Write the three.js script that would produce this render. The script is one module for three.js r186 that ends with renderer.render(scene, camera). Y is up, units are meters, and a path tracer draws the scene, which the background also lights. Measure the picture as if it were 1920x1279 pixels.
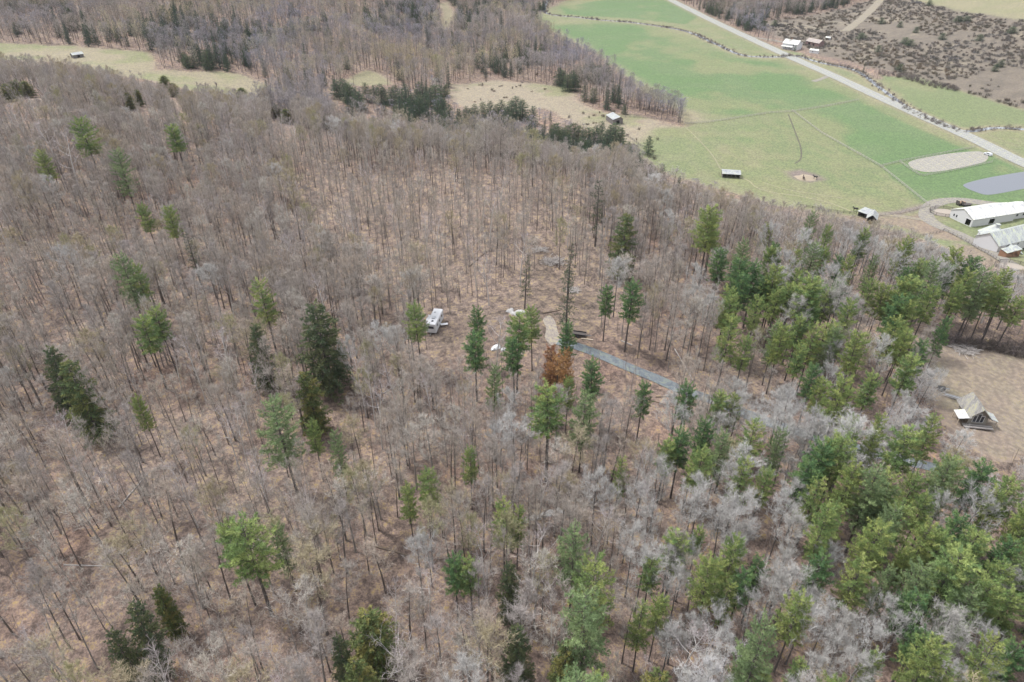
import * as THREE from 'three';
import { mergeGeometries } from 'three/addons/utils/BufferGeometryUtils.js';

// ---------------------------------------------------------------- camera, sky, sun, exposure
const W0 = 1920, H0 = 1279, FOC = 1280, PITCH = 34 * Math.PI / 180, EYE = 98;
const scene = new THREE.Scene();
const camera = new THREE.PerspectiveCamera(2 * Math.atan(H0 / 2 / FOC) * 180 / Math.PI, W0 / H0, 1, 6000);
camera.position.set(0, EYE, 0);
camera.rotation.set(-PITCH, 0, 0);
camera.updateMatrixWorld();

const SKY_LEVEL = 0.8;
{ // high thin overcast, brighter towards the zenith
  const w = 64, h = 32, a = new Float32Array(w * h * 4);
  for (let j = 0; j < h; j++) {
    const el = ((j + 0.5) / h - 0.5) * Math.PI, s = Math.max(0, Math.sin(el)), L = SKY_LEVEL * (0.5 + 0.5 * s);
    for (let i = 0; i < w; i++) a.set([L * 0.95, L * 0.985, L * 1.05, 1], (j * w + i) * 4);
  }
  const sky = new THREE.DataTexture(a, w, h, THREE.RGBAFormat, THREE.FloatType);
  sky.mapping = THREE.EquirectangularReflectionMapping; sky.magFilter = THREE.LinearFilter; sky.needsUpdate = true;
  scene.background = sky; scene.environment = sky;
}
const sun = new THREE.DirectionalLight(new THREE.Color(1, 0.97, 0.945), 2.1);
sun.position.set(-380, 700, -470); sun.target.position.set(0, 0, -280);
sun.castShadow = true; sun.shadow.radius = 18; sun.shadow.mapSize.set(2048, 2048);
Object.assign(sun.shadow.camera, { left: -700, right: 700, top: 700, bottom: -700, near: 10, far: 2500 });
scene.add(sun, sun.target);
scene.fog = new THREE.FogExp2(new THREE.Color(0.80, 0.84, 0.95), 0.000045);

const renderer = new THREE.WebGLRenderer({ antialias: true });
renderer.toneMapping = THREE.LinearToneMapping;
renderer.toneMappingExposure = 2.15;
renderer.shadowMap.enabled = true;

// ---------------------------------------------------------------- numbers
function rng(seed) { let s = seed | 0; return () => { s = (s + 0x6d2b79f5) | 0; let t = Math.imul(s ^ (s >>> 15), 1 | s); t = (t + Math.imul(t ^ (t >>> 7), 61 | t)) ^ t; return ((t ^ (t >>> 14)) >>> 0) / 4294967296; }; }
const hash = (i, j, k = 0) => { let n = Math.imul(i, 374761393) + Math.imul(j, 668265263) + Math.imul(k, 974634637) | 0; n = Math.imul(n ^ (n >>> 13), 1274126177); return ((n ^ (n >>> 16)) >>> 0) / 4294967296; };
const sm = (a, b, x) => { const t = Math.min(1, Math.max(0, (x - a) / (b - a))); return t * t * (3 - 2 * t); };
const lerp = (a, b, t) => a + (b - a) * t;
function noise(x, y, k = 0) {
  const i = Math.floor(x), j = Math.floor(y), u = x - i, v = y - j, a = u * u * (3 - 2 * u), b = v * v * (3 - 2 * v);
  return lerp(lerp(hash(i, j, k), hash(i + 1, j, k), a), lerp(hash(i, j + 1, k), hash(i + 1, j + 1, k), a), b);
}
const fbm = (x, y, k = 0, n = 4) => { let s = 0, w = 0.5, t = 0; for (let o = 0; o < n; o++) { s += w * noise(x, y, k + o); t += w; w *= 0.5; x = x * 2.03 + 11.3; y = y * 2.03 + 5.7; } return s / t; };

// ---------------------------------------------------------------- terrain height; d is the distance ahead (-z)
const CREST = [[-900, 420], [-262, 356], [-52, 271], [55, 226], [92, 197], [118, 180], [150, 150], [400, 60]];
function crest(x) {
  for (let i = 1; i < CREST.length; i++) if (x < CREST[i][0] || i === CREST.length - 1) {
    const [x0, d0] = CREST[i - 1], [x1, d1] = CREST[i]; return lerp(d0, d1, (x - x0) / (x1 - x0));
  }
}
function height(x, d) {
  const s = (d - crest(x)) * 0.88;
  const floor = -34 + 20 * sm(-60, -330, x);
  const near = -7 * sm(40, 150, x) + (fbm(x / 70, d / 70, 3, 3) - 0.5) * 7 + 5 * sm(-60, -260, x);
  let y = lerp(near, floor, sm(-10, 150, s));
  y += 48 * sm(560, 1050, d) * sm(90, -200, x);
  y += 52 * sm(350, 800, x) * sm(330, 700, d + x * 0.4) + 30 * sm(950, 1500, d);
  y += 1.6 * (fbm(x / 42, d / 42, 9, 3) - 0.5) * (1 - sm(120, 170, s) * sm(-20, 90, x) * (1 - sm(330, 380, x)));
  return y;
}
// ---------------------------------------------------------------- pixels of the photograph <-> the ground
const CP = Math.cos(PITCH), SP = Math.sin(PITCH);
function ray(px, py) { const u = (px - W0 / 2) / FOC, v = -(py - H0 / 2) / FOC; return [u, v * CP - SP, CP + v * SP]; } // right, up, ahead
function ground(px, py, lift = 0) { // where the sight line meets the terrain raised by lift
  const [rx, ry, rd] = ray(px, py); let t = 20, step = 2;
  for (; t < 2600; t += step) { step = 1 + t * 0.004; if (EYE + ry * t < height(rx * t, rd * t) + lift) break; }
  let a = t - step, b = t; for (let i = 0; i < 22; i++) { const m = (a + b) / 2; if (EYE + ry * m < height(rx * m, rd * m) + lift) b = m; else a = m; }
  const x = rx * b, d = rd * b; return { x, d, y: height(x, d), z: -d };
}
function pixel(x, y, d) { const v = y - EYE, ax = d * CP - v * SP, up = d * SP + v * CP; return [W0 / 2 + FOC * x / ax, H0 / 2 - FOC * up / ax, ax]; }
const V = (p, dy = 0) => new THREE.Vector3(p.x, p.y + dy, -p.d);

// a region given by photo corners, kept as a polygon on the ground
class Region {
  constructor(pts, warp = 4) {
    this.px = pts;
    this.p = pts.map(([x, y]) => { const g = ground(x, y); return [g.x, g.d]; }); this.warp = warp;
    this.b = [1e9, 1e9, -1e9, -1e9];
    for (const [x, d] of this.p) { this.b = [Math.min(this.b[0], x), Math.min(this.b[1], d), Math.max(this.b[2], x), Math.max(this.b[3], d)]; }
  }
  dist(x, d) { // > 0 inside, in metres
    const m = 30; if (x < this.b[0] - m || d < this.b[1] - m || x > this.b[2] + m || d > this.b[3] + m) return -m;
    const w = this.warp; if (w) { x += (fbm(x / 14, d / 14, 21, 3) - 0.5) * 3 * w; d += (fbm(x / 14, d / 14, 37, 3) - 0.5) * 3 * w; }
    let inside = false, best = 1e18; const p = this.p;
    for (let i = 0, j = p.length - 1; i < p.length; j = i++) {
      const [xi, yi] = p[i], [xj, yj] = p[j];
      if ((yi > d) !== (yj > d) && x < (xj - xi) * (d - yi) / (yj - yi) + xi) inside = !inside;
      const ex = xj - xi, ey = yj - yi, t = Math.min(1, Math.max(0, ((x - xi) * ex + (d - yi) * ey) / (ex * ex + ey * ey + 1e-9)));
      best = Math.min(best, (x - xi - ex * t) ** 2 + (d - yi - ey * t) ** 2);
    }
    return (inside ? 1 : -1) * Math.sqrt(best);
  }
  shows(px, py) { let inside = false; const p = this.px; for (let i = 0, j = p.length - 1; i < p.length; j = i++) { const [xi, yi] = p[i], [xj, yj] = p[j]; if ((yi > py) !== (yj > py) && px < (xj - xi) * (py - yi) / (yj - yi) + xi) inside = !inside; } return inside; }
  in(x, d, soft = 2) { return sm(-soft, soft, this.dist(x, d)); }
}
const R = {
  valley: new Region([[1000, 30], [1060, 0], [1250, -10], [1330, 35], [1420, 80], [1500, 100], [1640, 150], [1700, 140], [1920, 205], [2050, 240], [2050, 520], [1920, 505], [1820, 480], [1770, 462], [1700, 438], [1640, 426], [1540, 400], [1440, 382], [1350, 356], [1262, 330], [1215, 308], [1180, 280], [1230, 240], [1285, 238], [1275, 205], [1200, 165], [1130, 105], [1040, 62]], 2),
  greenUpper: new Region([[1030, 46], [1100, 44], [1180, 46], [1260, 60], [1330, 92], [1400, 114], [1465, 116], [1520, 150], [1610, 188], [1485, 210], [1380, 213], [1290, 205], [1270, 195], [1195, 150], [1120, 95], [1060, 66]], 4),
  greenTriangle: new Region([[1490, 212], [1610, 190], [1720, 240], [1822, 284], [1700, 302], [1650, 311]], 1),
  greenBeyond: new Region([[1648, 140], [1720, 152], [1800, 172], [1920, 208], [2000, 230], [1920, 232], [1800, 238], [1720, 205]], 2),
  greenNorth: new Region([[1050, 12], [1130, 0], [1240, -8], [1310, 30], [1285, 46], [1180, 34], [1060, 26]], 2),
  greenFarm: new Region([[1652, 314], [1700, 304], [1860, 288], [1960, 325], [1960, 420], [1900, 385], [1760, 372], [1738, 384]], 2),
  greenLower: new Region([[1490, 214], [1650, 318], [1725, 380], [1600, 375], [1520, 350], [1420, 300], [1380, 240]], 10),
  meadow: new Region([[-60, 74], [0, 80], [140, 86], [280, 99], [292, 118], [286, 132], [390, 134], [450, 138], [520, 170], [470, 182], [350, 168], [230, 142], [120, 118], [-60, 108]], 3),
  midClearing: new Region([[838, 158], [930, 150], [1065, 164], [1090, 195], [1135, 212], [1185, 214], [1285, 240], [1235, 312], [1180, 284], [1100, 240], [1020, 205], [900, 210], [850, 196]], 3),
  smallClearing: new Region([[648, 148], [690, 132], [715, 140], [735, 158], [690, 162], [650, 160]], 2),
  cutStrip: new Region([[820, 8], [842, 2], [852, 30], [840, 55], [826, 55], [832, 30]], 2),
  cabinField: new Region([[1742, 652], [1790, 642], [1860, 655], [1940, 680], [2040, 720], [2040, 860], [1940, 850], [1890, 872], [1840, 850], [1760, 792], [1738, 740]], 1.5),
  scrub: new Region([[1430, 40], [1560, 20], [1660, -10], [2000, -10], [2000, 222], [1920, 206], [1800, 172], [1690, 142], [1600, 118], [1540, 104], [1450, 68]], 3),
  upperField: new Region([[1715, 0], [1760, -30], [2050, -30], [2050, 50], [1900, 36], [1800, 20]], 4),
  bareSlope: new Region([[560, 330], [720, 312], [900, 322], [1090, 345], [1130, 420], [1100, 590], [980, 620], [860, 600], [720, 545], [600, 500], [540, 420]], 10),
  yard: new Region([[800, 586], [860, 596], [950, 570], [1040, 520], [1130, 560], [1110, 650], [1000, 668], [900, 660], [820, 640]], 3),
  spruceBand: new Region([[620, 148], [740, 155], [830, 178], [900, 186], [1000, 188], [1050, 228], [1170, 258], [1182, 282], [1100, 280], [1030, 264], [950, 242], [850, 236], [740, 226], [620, 208]], 0),
  driveSeen: new Region([[1080, 636], [1130, 648], [1200, 676], [1280, 712], [1266, 738], [1180, 712], [1110, 682], [1076, 664]], 0),
  cutTrack: new Region([[996, 458], [1062, 470], [1080, 560], [1050, 600], [1008, 590], [1000, 520]], 3),
  dirtFarm: new Region([[1560, 400], [1620, 408], [1700, 404], [1740, 396], [1800, 440], [1800, 452], [1740, 445], [1680, 425], [1600, 420]], 2),
  mudPatch: new Region([[1640, 398], [1690, 392], [1730, 383], [1738, 390], [1690, 402], [1640, 407]], 1),
  dirtPaddock: new Region([[1790, 455], [1830, 462], [1900, 500], [1890, 515], [1850, 498], [1800, 478]], 1),
  sandPile: new Region([[1472, 322], [1500, 318], [1530, 326], [1546, 336], [1520, 342], [1490, 336]], 1),
  redSpot: new Region([[1650, 270], [1720, 260]].concat([[1720, 270], [1650, 280]]), 1),
  roadside: new Region([[1000, 1], [1035, 0], [1020, 30], [1000, 40]], 1),
  nearWoodEdge: new Region([[1040, 62], [1130, 100], [1200, 160], [1275, 205], [1290, 235], [1330, 225], [1270, 190], [1200, 145], [1130, 88], [1060, 58]], 2),
};
const OPEN = ['valley', 'meadow', 'midClearing', 'smallClearing', 'cutStrip', 'cabinField', 'scrub', 'upperField', 'yard'];
// ---------------------------------------------------------------- helpers for naming and building
const used = new Map();
function numbered(name) { const n = used.get(name) || 0; used.set(name, n + 1); return n ? `${name}_${String(n).padStart(3, '0')}` : name; }
function tag(o, label, category, group, kind) { o.userData = { label, category }; if (group) o.userData.group = group; if (kind) o.userData.kind = kind; return o; }
const shadow = (o) => { o.castShadow = o.receiveShadow = true; return o; };
function part(parent, name, geo, mat, label) { const m = shadow(new THREE.Mesh(geo, mat)); m.name = name; if (label) m.userData.label = label; parent.add(m); return m; }
function thing(name, label, category, pos, turn = 0, group) { const o = new THREE.Group(); o.name = numbered(name); o.position.copy(pos); o.rotation.y = turn; tag(o, label, category, group); scene.add(o); return o; }
const mat = (r, g, b, rough = 0.9, more = {}) => new THREE.MeshStandardMaterial({ color: new THREE.Color().setRGB(r, g, b), roughness: rough, ...more });

class GB { // triangles with a colour each vertex
  constructor() { this.p = []; this.c = []; this.i = []; }
  v(x, y, z, c) { this.p.push(x, y, z); this.c.push(c[0], c[1], c[2]); return this.p.length / 3 - 1; }
  tri(a, b, d, c) { const n = this.v(a.x, a.y, a.z, c); this.v(b.x, b.y, b.z, c); this.v(d.x, d.y, d.z, c); this.i.push(n, n + 1, n + 2); }
  quad(a, b, d, e, c) { this.tri(a, b, d, c); this.tri(a, d, e, c); }
  tube(pts, rad, sides, c) {
    let prev = null; const t = new THREE.Vector3(), a = new THREE.Vector3(), b = new THREE.Vector3();
    for (let k = 0; k < pts.length; k++) {
      t.subVectors(pts[Math.min(k + 1, pts.length - 1)], pts[Math.max(k - 1, 0)]).normalize();
      a.set(Math.abs(t.y) > 0.9 ? 1 : 0, Math.abs(t.y) > 0.9 ? 0 : 1, 0).cross(t).normalize(); b.crossVectors(t, a);
      const ring = [];
      for (let s = 0; s < sides; s++) { const q = s / sides * Math.PI * 2, x = Math.cos(q) * rad[k], y = Math.sin(q) * rad[k]; ring.push(this.v(pts[k].x + a.x * x + b.x * y, pts[k].y + a.y * x + b.y * y, pts[k].z + a.z * x + b.z * y, c)); }
      if (prev) for (let s = 0; s < sides; s++) { const n = (s + 1) % sides; this.i.push(prev[s], prev[n], ring[n], prev[s], ring[n], ring[s]); }
      prev = ring;
    }
  }
  geo() {
    const g = new THREE.BufferGeometry();
    g.setAttribute('position', new THREE.Float32BufferAttribute(this.p, 3)); g.setAttribute('color', new THREE.Float32BufferAttribute(this.c, 3));
    g.setIndex(this.i); g.computeVertexNormals(); return g;
  }
}
function speckle(size, seed, lo, hi, coarse = 1) { // fine grain in two scales, near-white, so that vertex colours carry the hue
  const a = new Uint8Array(size * size * 4), n = (x, y, f, k) => { // tiling value noise
    const i = Math.floor(x * f), j = Math.floor(y * f), u = x * f - i, v = y * f - j, A = u * u * (3 - 2 * u), B = v * v * (3 - 2 * v), m = (q) => ((q % f) + f) % f;
    return lerp(lerp(hash(m(i), m(j), k), hash(m(i + 1), m(j), k), A), lerp(hash(m(i), m(j + 1), k), hash(m(i + 1), m(j + 1), k), A), B);
  };
  for (let y = 0; y < size; y++) for (let x = 0; x < size; x++) {
    const u = x / size, v = y / size;
    let s = (0.22 * coarse * n(u, v, 8, seed) + 0.24 * coarse * n(u, v, 24, seed + 1) + 0.24 * n(u, v, 70, seed + 2) + 0.3 * hash(x, y, seed + 3)) / (0.54 + 0.46 * coarse);
    s = sm(0.25, 0.75, s); const b = 255 * lerp(lo, hi, s), w = (hash(x >> 1, y >> 1, seed + 7) - 0.5) * 16;
    a.set([Math.min(255, b + w), b, Math.max(0, b - w), 255], (y * size + x) * 4);
  }
  const t = new THREE.DataTexture(a, size, size); t.wrapS = t.wrapT = THREE.RepeatWrapping; t.magFilter = THREE.LinearFilter; t.minFilter = THREE.LinearMipmapLinearFilter; t.generateMipmaps = true; t.colorSpace = THREE.SRGBColorSpace; t.needsUpdate = true; return t;
}
const litterTex = speckle(1024, 100, 0.5, 1), grassTex = speckle(1024, 200, 0.72, 0.98, 0.08), gravelTex = speckle(512, 300, 0.68, 1);
grassTex.repeat.set(0.29, 0.29); grassTex.rotation = 0.6;
const bumpTex = speckle(512, 400, 0, 1); bumpTex.colorSpace = THREE.NoColorSpace;

// ---------------------------------------------------------------- lanes: photo points along the middle, width in metres
function lane(pts, width) {
  const c = new THREE.CatmullRomCurve3(pts.map(([x, y]) => { const g = ground(x, y); return new THREE.Vector3(g.x, 0, g.d); }));
  const n = Math.max(8, Math.ceil(c.getLength() / 2.5)), p = c.getSpacedPoints(n), t = p.map((q, k) => new THREE.Vector3().subVectors(p[Math.min(k + 1, n)], p[Math.max(k - 1, 0)]).normalize());
  return { p, t, width };
}
const laneDist = (l, x, d) => { let b = 1e9; for (const q of l.p) b = Math.min(b, Math.hypot(q.x - x, q.z - d)); return b; };
const LANES = {
  road: lane([[2080, 372], [1920, 306], [1820, 258], [1720, 214], [1640, 178], [1560, 141], [1480, 106], [1400, 69], [1330, 36], [1262, 2], [1200, -30]], 11),
  farmDrive: lane([[1960, 395], [1870, 384], [1800, 376], [1762, 379], [1739, 392], [1738, 408], [1760, 424], [1800, 440], [1850, 468], [1890, 492], [1940, 520]], 6.5),
  gravelDrive: lane([[1046, 641], [1066, 646], [1088, 652], [1130, 668], [1180, 690], [1230, 710], [1275, 730], [1340, 752], [1420, 785], [1520, 818], [1640, 850], [1760, 880]], 3.1),
  farmTrack: lane([[1740, 414], [1690, 406], [1645, 401]], 3.5),
  skidTrail: lane([[1655, -4], [1630, 22], [1600, 48], [1585, 58]], 9),
  hillTrail: lane([[1585, 58], [1540, 56], [1505, 47], [1470, 44], [1440, 46]], 4),
  houseDrive: lane([[1410, 70], [1440, 74], [1470, 79], [1500, 80]], 4.5),
  stream: lane([[1035, -12], [1022, 12], [1030, 27], [1075, 32], [1130, 38], [1180, 42], [1240, 50], [1290, 60], [1345, 84], [1400, 105], [1462, 107], [1490, 105], [1540, 118], [1600, 131], [1650, 165], [1700, 200], [1760, 232], [1810, 246], [1870, 240], [1960, 246]], 3.5),
  horsePath: lane([[1385, 332], [1402, 338], [1420, 352], [1450, 361], [1500, 368], [1560, 382], [1600, 398]], 1.1),
  horsePathTwo: lane([[1430, 342], [1470, 354], [1530, 364], [1580, 372]], 0.9),
  pasturePath: lane([[1283, 236], [1310, 262], [1335, 290], [1352, 318]], 0.8),
  fieldEntry: lane([[1556, 141], [1540, 148], [1525, 153]], 4),
  vehicleTrack: lane([[1478, 214], [1492, 250], [1502, 280], [1500, 300], [1490, 307]], 0.9),
};
function ribbon(name, l, lift, m, from = 0, to = 1) {
  const a = Math.floor(from * (l.p.length - 1)), b = Math.floor(to * (l.p.length - 1)), pos = [], uv = [], idx = [], cols = 5;
  for (let k = a; k <= b; k++) for (let c = 0; c < cols; c++) {
    const w = (c / (cols - 1) - 0.5) * l.width * (1 + 0.18 * (noise(k / 3, c > 2 ? 5 : 9, 61) - 0.5) * (l.width < 10 ? 1.6 : 0.5)), x = l.p[k].x + l.t[k].z * w, d = l.p[k].z - l.t[k].x * w;
    pos.push(x, height(x, d) + lift, -d); uv.push(x / 6, d / 6);
    if (k < b && c < cols - 1) { const i = (k - a) * cols + c; idx.push(i, i + 1, i + cols, i + 1, i + cols + 1, i + cols); }
  }
  const g = new THREE.BufferGeometry(); g.setAttribute('position', new THREE.Float32BufferAttribute(pos, 3)); g.setAttribute('uv', new THREE.Float32BufferAttribute(uv, 2)); g.setIndex(idx); g.computeVertexNormals();
  const o = shadow(new THREE.Mesh(g, m)); o.name = numbered(name); o.material.side = THREE.DoubleSide; scene.add(o); return o;
}
const structure = (o, label, category) => tag(o, label, category, null, 'structure');

// ---------------------------------------------------------------- the ground
const C = { litter: [0.355, 0.256, 0.21], litterPale: [0.42, 0.322, 0.268], litterDark: [0.255, 0.182, 0.155], litterRust: [0.41, 0.262, 0.205], tan: [0.305, 0.265, 0.178], buff: [0.325, 0.275, 0.205], olive: [0.235, 0.24, 0.125], green: [0.142, 0.206, 0.092], bright: [0.125, 0.203, 0.08], dirt: [0.27, 0.205, 0.16], mud: [0.23, 0.185, 0.165], sand: [0.28, 0.23, 0.17], scrub: [0.2, 0.165, 0.13] };
const mixc = (a, b, t) => [lerp(a[0], b[0], t), lerp(a[1], b[1], t), lerp(a[2], b[2], t)];
function groundLook(x, d) { // [colour, share of grass]
  const n1 = fbm(x / 26, d / 26, 1), n2 = fbm(x / 7, d / 7, 2), n3 = fbm(x / 2.4, d / 2.4, 5, 2);
  let c = mixc(C.litter, C.litterPale, sm(0.45, 0.75, n1) * 0.7); c = mixc(c, C.litterDark, sm(0.5, 0.8, n2) * 0.6); c = mixc(c, C.litterRust, sm(0.55, 0.75, fbm(x / 11, d / 11, 77)) * 0.5);
  c = mixc(c, C.litterPale, R.bareSlope.in(x, d, 12) * 0.55);
  let grass = 0; const put = (k, col, soft, amount = 1, g = 1) => { const w = R[k].in(x, d, soft) * amount; if (w > 0.003) { c = mixc(c, col, w); grass = lerp(grass, g, w); } return w; };
  const g1 = sm(0.42, 0.62, fbm(x / 34, d / 22, 41)), g2 = sm(0.38, 0.66, fbm(x / 5 + d / 19, d / 11, 43, 4));
  put('yard', mixc(C.dirt, C.litterDark, g2 * 0.6), 5, 0.75, 0.2);
  put('cutTrack', mixc(C.litter, C.dirt, 0.5 + 0.5 * g2), 4, 0.8, 0.1);
  put('meadow', mixc(mixc(C.tan, C.olive, g1), C.buff, g2 * 0.3), 4);
  put('midClearing', mixc(mixc(C.buff, C.olive, g1 * 0.8), C.dirt, sm(0.6, 0.75, n2) * 0.6), 4);
  put('smallClearing', mixc(C.tan, C.olive, 0.35), 3); put('cutStrip', C.tan, 3);
  put('scrub', mixc(mixc(C.scrub, C.buff, sm(0.58, 0.8, n1) * 0.7), [0.13, 0.11, 0.09], sm(0.45, 0.7, n2) * 0.6), 8);
  put('upperField', mixc(C.tan, C.olive, 0.3 + 0.3 * g1), 5);
  put('valley', mixc(mixc(C.olive, C.tan, g2 * 0.45), C.green, 0.12 + g1 * 0.3), 5);
  put('nearWoodEdge', mixc(C.buff, C.tan, g2), 7, 0.85);
  const gg = mixc(mixc(C.green, C.bright, g1 * 0.8), C.olive, sm(0.55, 0.75, fbm(x / 40, d / 55, 88)) * 0.75);
  for (const k of ['greenUpper', 'greenTriangle', 'greenBeyond', 'greenNorth', 'greenFarm']) put(k, k === 'greenBeyond' ? mixc(gg, C.olive, 0.5) : gg, k === 'greenUpper' ? 10 : 2.5);
  put('greenLower', mixc(gg, C.olive, 0.35 + g2 * 0.4), 18, 0.75);
  put('cabinField', mixc(mixc([0.275, 0.225, 0.178], C.olive, sm(0.5, 0.72, fbm(x / 15, d / 15, 55)) * 0.3), [0.285, 0.222, 0.182], sm(0.45, 0.65, fbm(x / 9, d / 9, 56)) * 0.6), 3);
  put('dirtFarm', mixc(C.dirt, C.sand, g2 * 0.7), 3); put('mudPatch', C.mud, 2); put('dirtPaddock', mixc(C.dirt, C.sand, 0.5), 3); put('sandPile', C.mud, 3);
  for (const [k, w, col] of [['road', 9, C.tan], ['stream', 6, C.tan]]) { const q = LANES[k]; if (Math.abs(x - 230) < 360) { const s = 1 - sm(w * 0.6, w * 1.3, laneDist(q, x, d)); if (s > 0) { c = mixc(c, col, s * 0.75); } } }
  const j = lerp(0.86 + 0.28 * n3, 0.94 + 0.12 * n3, grass); return [[c[0] * j, c[1] * j, c[2] * j], grass];
}
{
  const ds = []; for (let d = -90; d < 1750;) { ds.push(d); d += Math.max(1.15, 0.0052 * (d + 110)); }
  const cols = 640, rows = ds.length, pos = new Float32Array(rows * cols * 3), col = new Float32Array(rows * cols * 3), uv = new Float32Array(rows * cols * 2), gr = new Float32Array(rows * cols);
  for (let j = 0; j < rows; j++) for (let i = 0; i < cols; i++) {
    const d = ds[j], x = (i / (cols - 1) - 0.5) * 2 * 1.02 * (Math.max(d, 0) + 150), k = j * cols + i, [c, g] = groundLook(x, d);
    pos.set([x, height(x, d), -d], k * 3); col.set(c, k * 3); uv.set([x / 14, d / 14], k * 2); gr[k] = g;
  }
  const woods = [], grass = [];
  for (let j = 0; j < rows - 1; j++) for (let i = 0; i < cols - 1; i++) {
    const a = j * cols + i, b = a + 1, c = a + cols, e = c + 1; (gr[a] + gr[b] + gr[c] + gr[e] > 2 ? grass : woods).push(a, b, e, a, e, c);
  }
  const position = new THREE.BufferAttribute(pos, 3), color = new THREE.BufferAttribute(col, 3), uvs = new THREE.BufferAttribute(uv, 2);
  for (const [name, idx, map, bump, label, category] of [['forest_floor', woods, litterTex, 0.12, 'leaf-littered forest floor of pinkish brown under the bare trees', 'forest floor'], ['grassland', grass, grassTex, 0.012, 'green and straw-coloured pasture on the valley floor and clearings', 'grassland']]) {
    const g = new THREE.BufferGeometry(); g.setAttribute('position', position); g.setAttribute('color', color); g.setAttribute('uv', uvs); g.setIndex(idx); g.computeVertexNormals();
    const o = shadow(new THREE.Mesh(g, new THREE.MeshStandardMaterial({ vertexColors: true, map, bumpMap: bumpTex, bumpScale: bump, roughness: 1 }))); o.name = name; scene.add(structure(o, label, category));
  }
}
const roadMat = mat(0.37, 0.37, 0.36, 0.9, { map: gravelTex }), driveMat = mat(0.30, 0.275, 0.25, 0.95, { map: gravelTex }), blueGravel = mat(0.185, 0.21, 0.235, 0.95, { map: gravelTex }), trackMat = mat(0.3, 0.26, 0.21, 1, { map: gravelTex });
structure(ribbon('valley_road', LANES.road, 0.16, roadMat), 'pale grey paved road running through the green valley', 'road');
structure(ribbon('farm_drive', LANES.farmDrive, 0.1, driveMat), 'pale gravel farm drive looping round the white riding barn', 'drive');
structure(ribbon('gravel_driveway', LANES.gravelDrive, 0.14, blueGravel), 'blue-grey gravel driveway through the woods', 'driveway');
structure(ribbon('farm_track', LANES.farmTrack, 0.09, trackMat), 'faint dirt track from the farm drive to the horse shelters', 'track');
structure(ribbon('skid_trail', LANES.skidTrail, 0.2, trackMat), 'wide bare earth trail climbing the scrubby hillside', 'trail');
structure(ribbon('hill_path', LANES.hillTrail, 0.2, trackMat), 'narrow pale path above the white farmhouse', 'path');
structure(ribbon('house_drive', LANES.houseDrive, 0.12, driveMat), 'short pale drive from the road to the white farmhouse', 'driveway');
structure(ribbon('vehicle_track', LANES.vehicleTrack, 0.05, mat(0.13, 0.12, 0.09, 1, { map: gravelTex })), 'thin dark curving wheel track across the pasture', 'track');
const pathMat = mat(0.31, 0.29, 0.19, 1, { map: gravelTex });
for (const k of ['horsePath', 'horsePathTwo', 'pasturePath']) structure(ribbon('horse_path', LANES[k], 0.05, pathMat), { horsePath: 'long pale trodden path from the run-in shed to the horse shelters', horsePathTwo: 'short pale trodden path below the sand mound', pasturePath: 'faint trodden path down to the run-in shed' }[k], 'path');
structure(ribbon('field_entry', LANES.fieldEntry, 0.1, driveMat), 'short gravel turn-in from the road to the upper green field', 'track');
structure(ribbon('stream', LANES.stream, 0.08, mat(0.26, 0.28, 0.30, 0.25)), 'narrow grey stream winding along the valley beside the road', 'stream');
function patch(name, pts, lift, m, label, category, level = false) { // a flat-laid sheet inside photo corners
  const p = pts.map(([x, y]) => { const g = ground(x, y); return new THREE.Vector2(g.x, g.d); }), c = new THREE.CatmullRomCurve3(p.map((q) => new THREE.Vector3(q.x, q.y, 0)), true, 'catmullrom', 0.4).getPoints(p.length * 6).slice(0, -1);
  const g = new THREE.ShapeGeometry(new THREE.Shape(c.map((q) => new THREE.Vector2(q.x, q.y)))), a = g.attributes.position; let y0 = 0;
  if (level) { for (let i = 0; i < a.count; i++) y0 += height(a.getX(i), a.getY(i)) / a.count; }
  const uv = []; for (let i = 0; i < a.count; i++) { const x = a.getX(i), d = a.getY(i); a.setXYZ(i, x, (level ? y0 : height(x, d)) + lift, -d); uv.push(x / 6, d / 6); }
  g.setAttribute('uv', new THREE.Float32BufferAttribute(uv, 2)); g.computeVertexNormals(); const o = shadow(new THREE.Mesh(g, m)); m.side = THREE.DoubleSide; o.name = numbered(name); scene.add(structure(o, label, category)); return o;
}
patch('riding_ring', [[1703, 306], [1725, 297], [1780, 288], [1835, 284], [1853, 293], [1845, 304], [1800, 315], [1745, 323], [1715, 318]], 0.07, mat(0.36, 0.34, 0.315, 1, { map: gravelTex }), 'oval grey sand riding ring beside the road', 'riding ring', true);
patch('farm_pond', [[1806, 347], [1850, 334], [1920, 322], [1990, 312], [2010, 335], [1930, 352], [1860, 365], [1835, 362]], 0.06, mat(0.12, 0.13, 0.15, 0.28), 'flat slate-blue pond beside the farm drive', 'pond', true);
patch('gravel_pad', [[1018, 600], [1030, 592], [1040, 602], [1046, 622], [1050, 640], [1034, 648], [1022, 634], [1024, 616]], 0.12, mat(0.34, 0.295, 0.26, 1, { map: gravelTex }), 'small grey gravel pad where the driveway ends', 'gravel pad');
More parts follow.
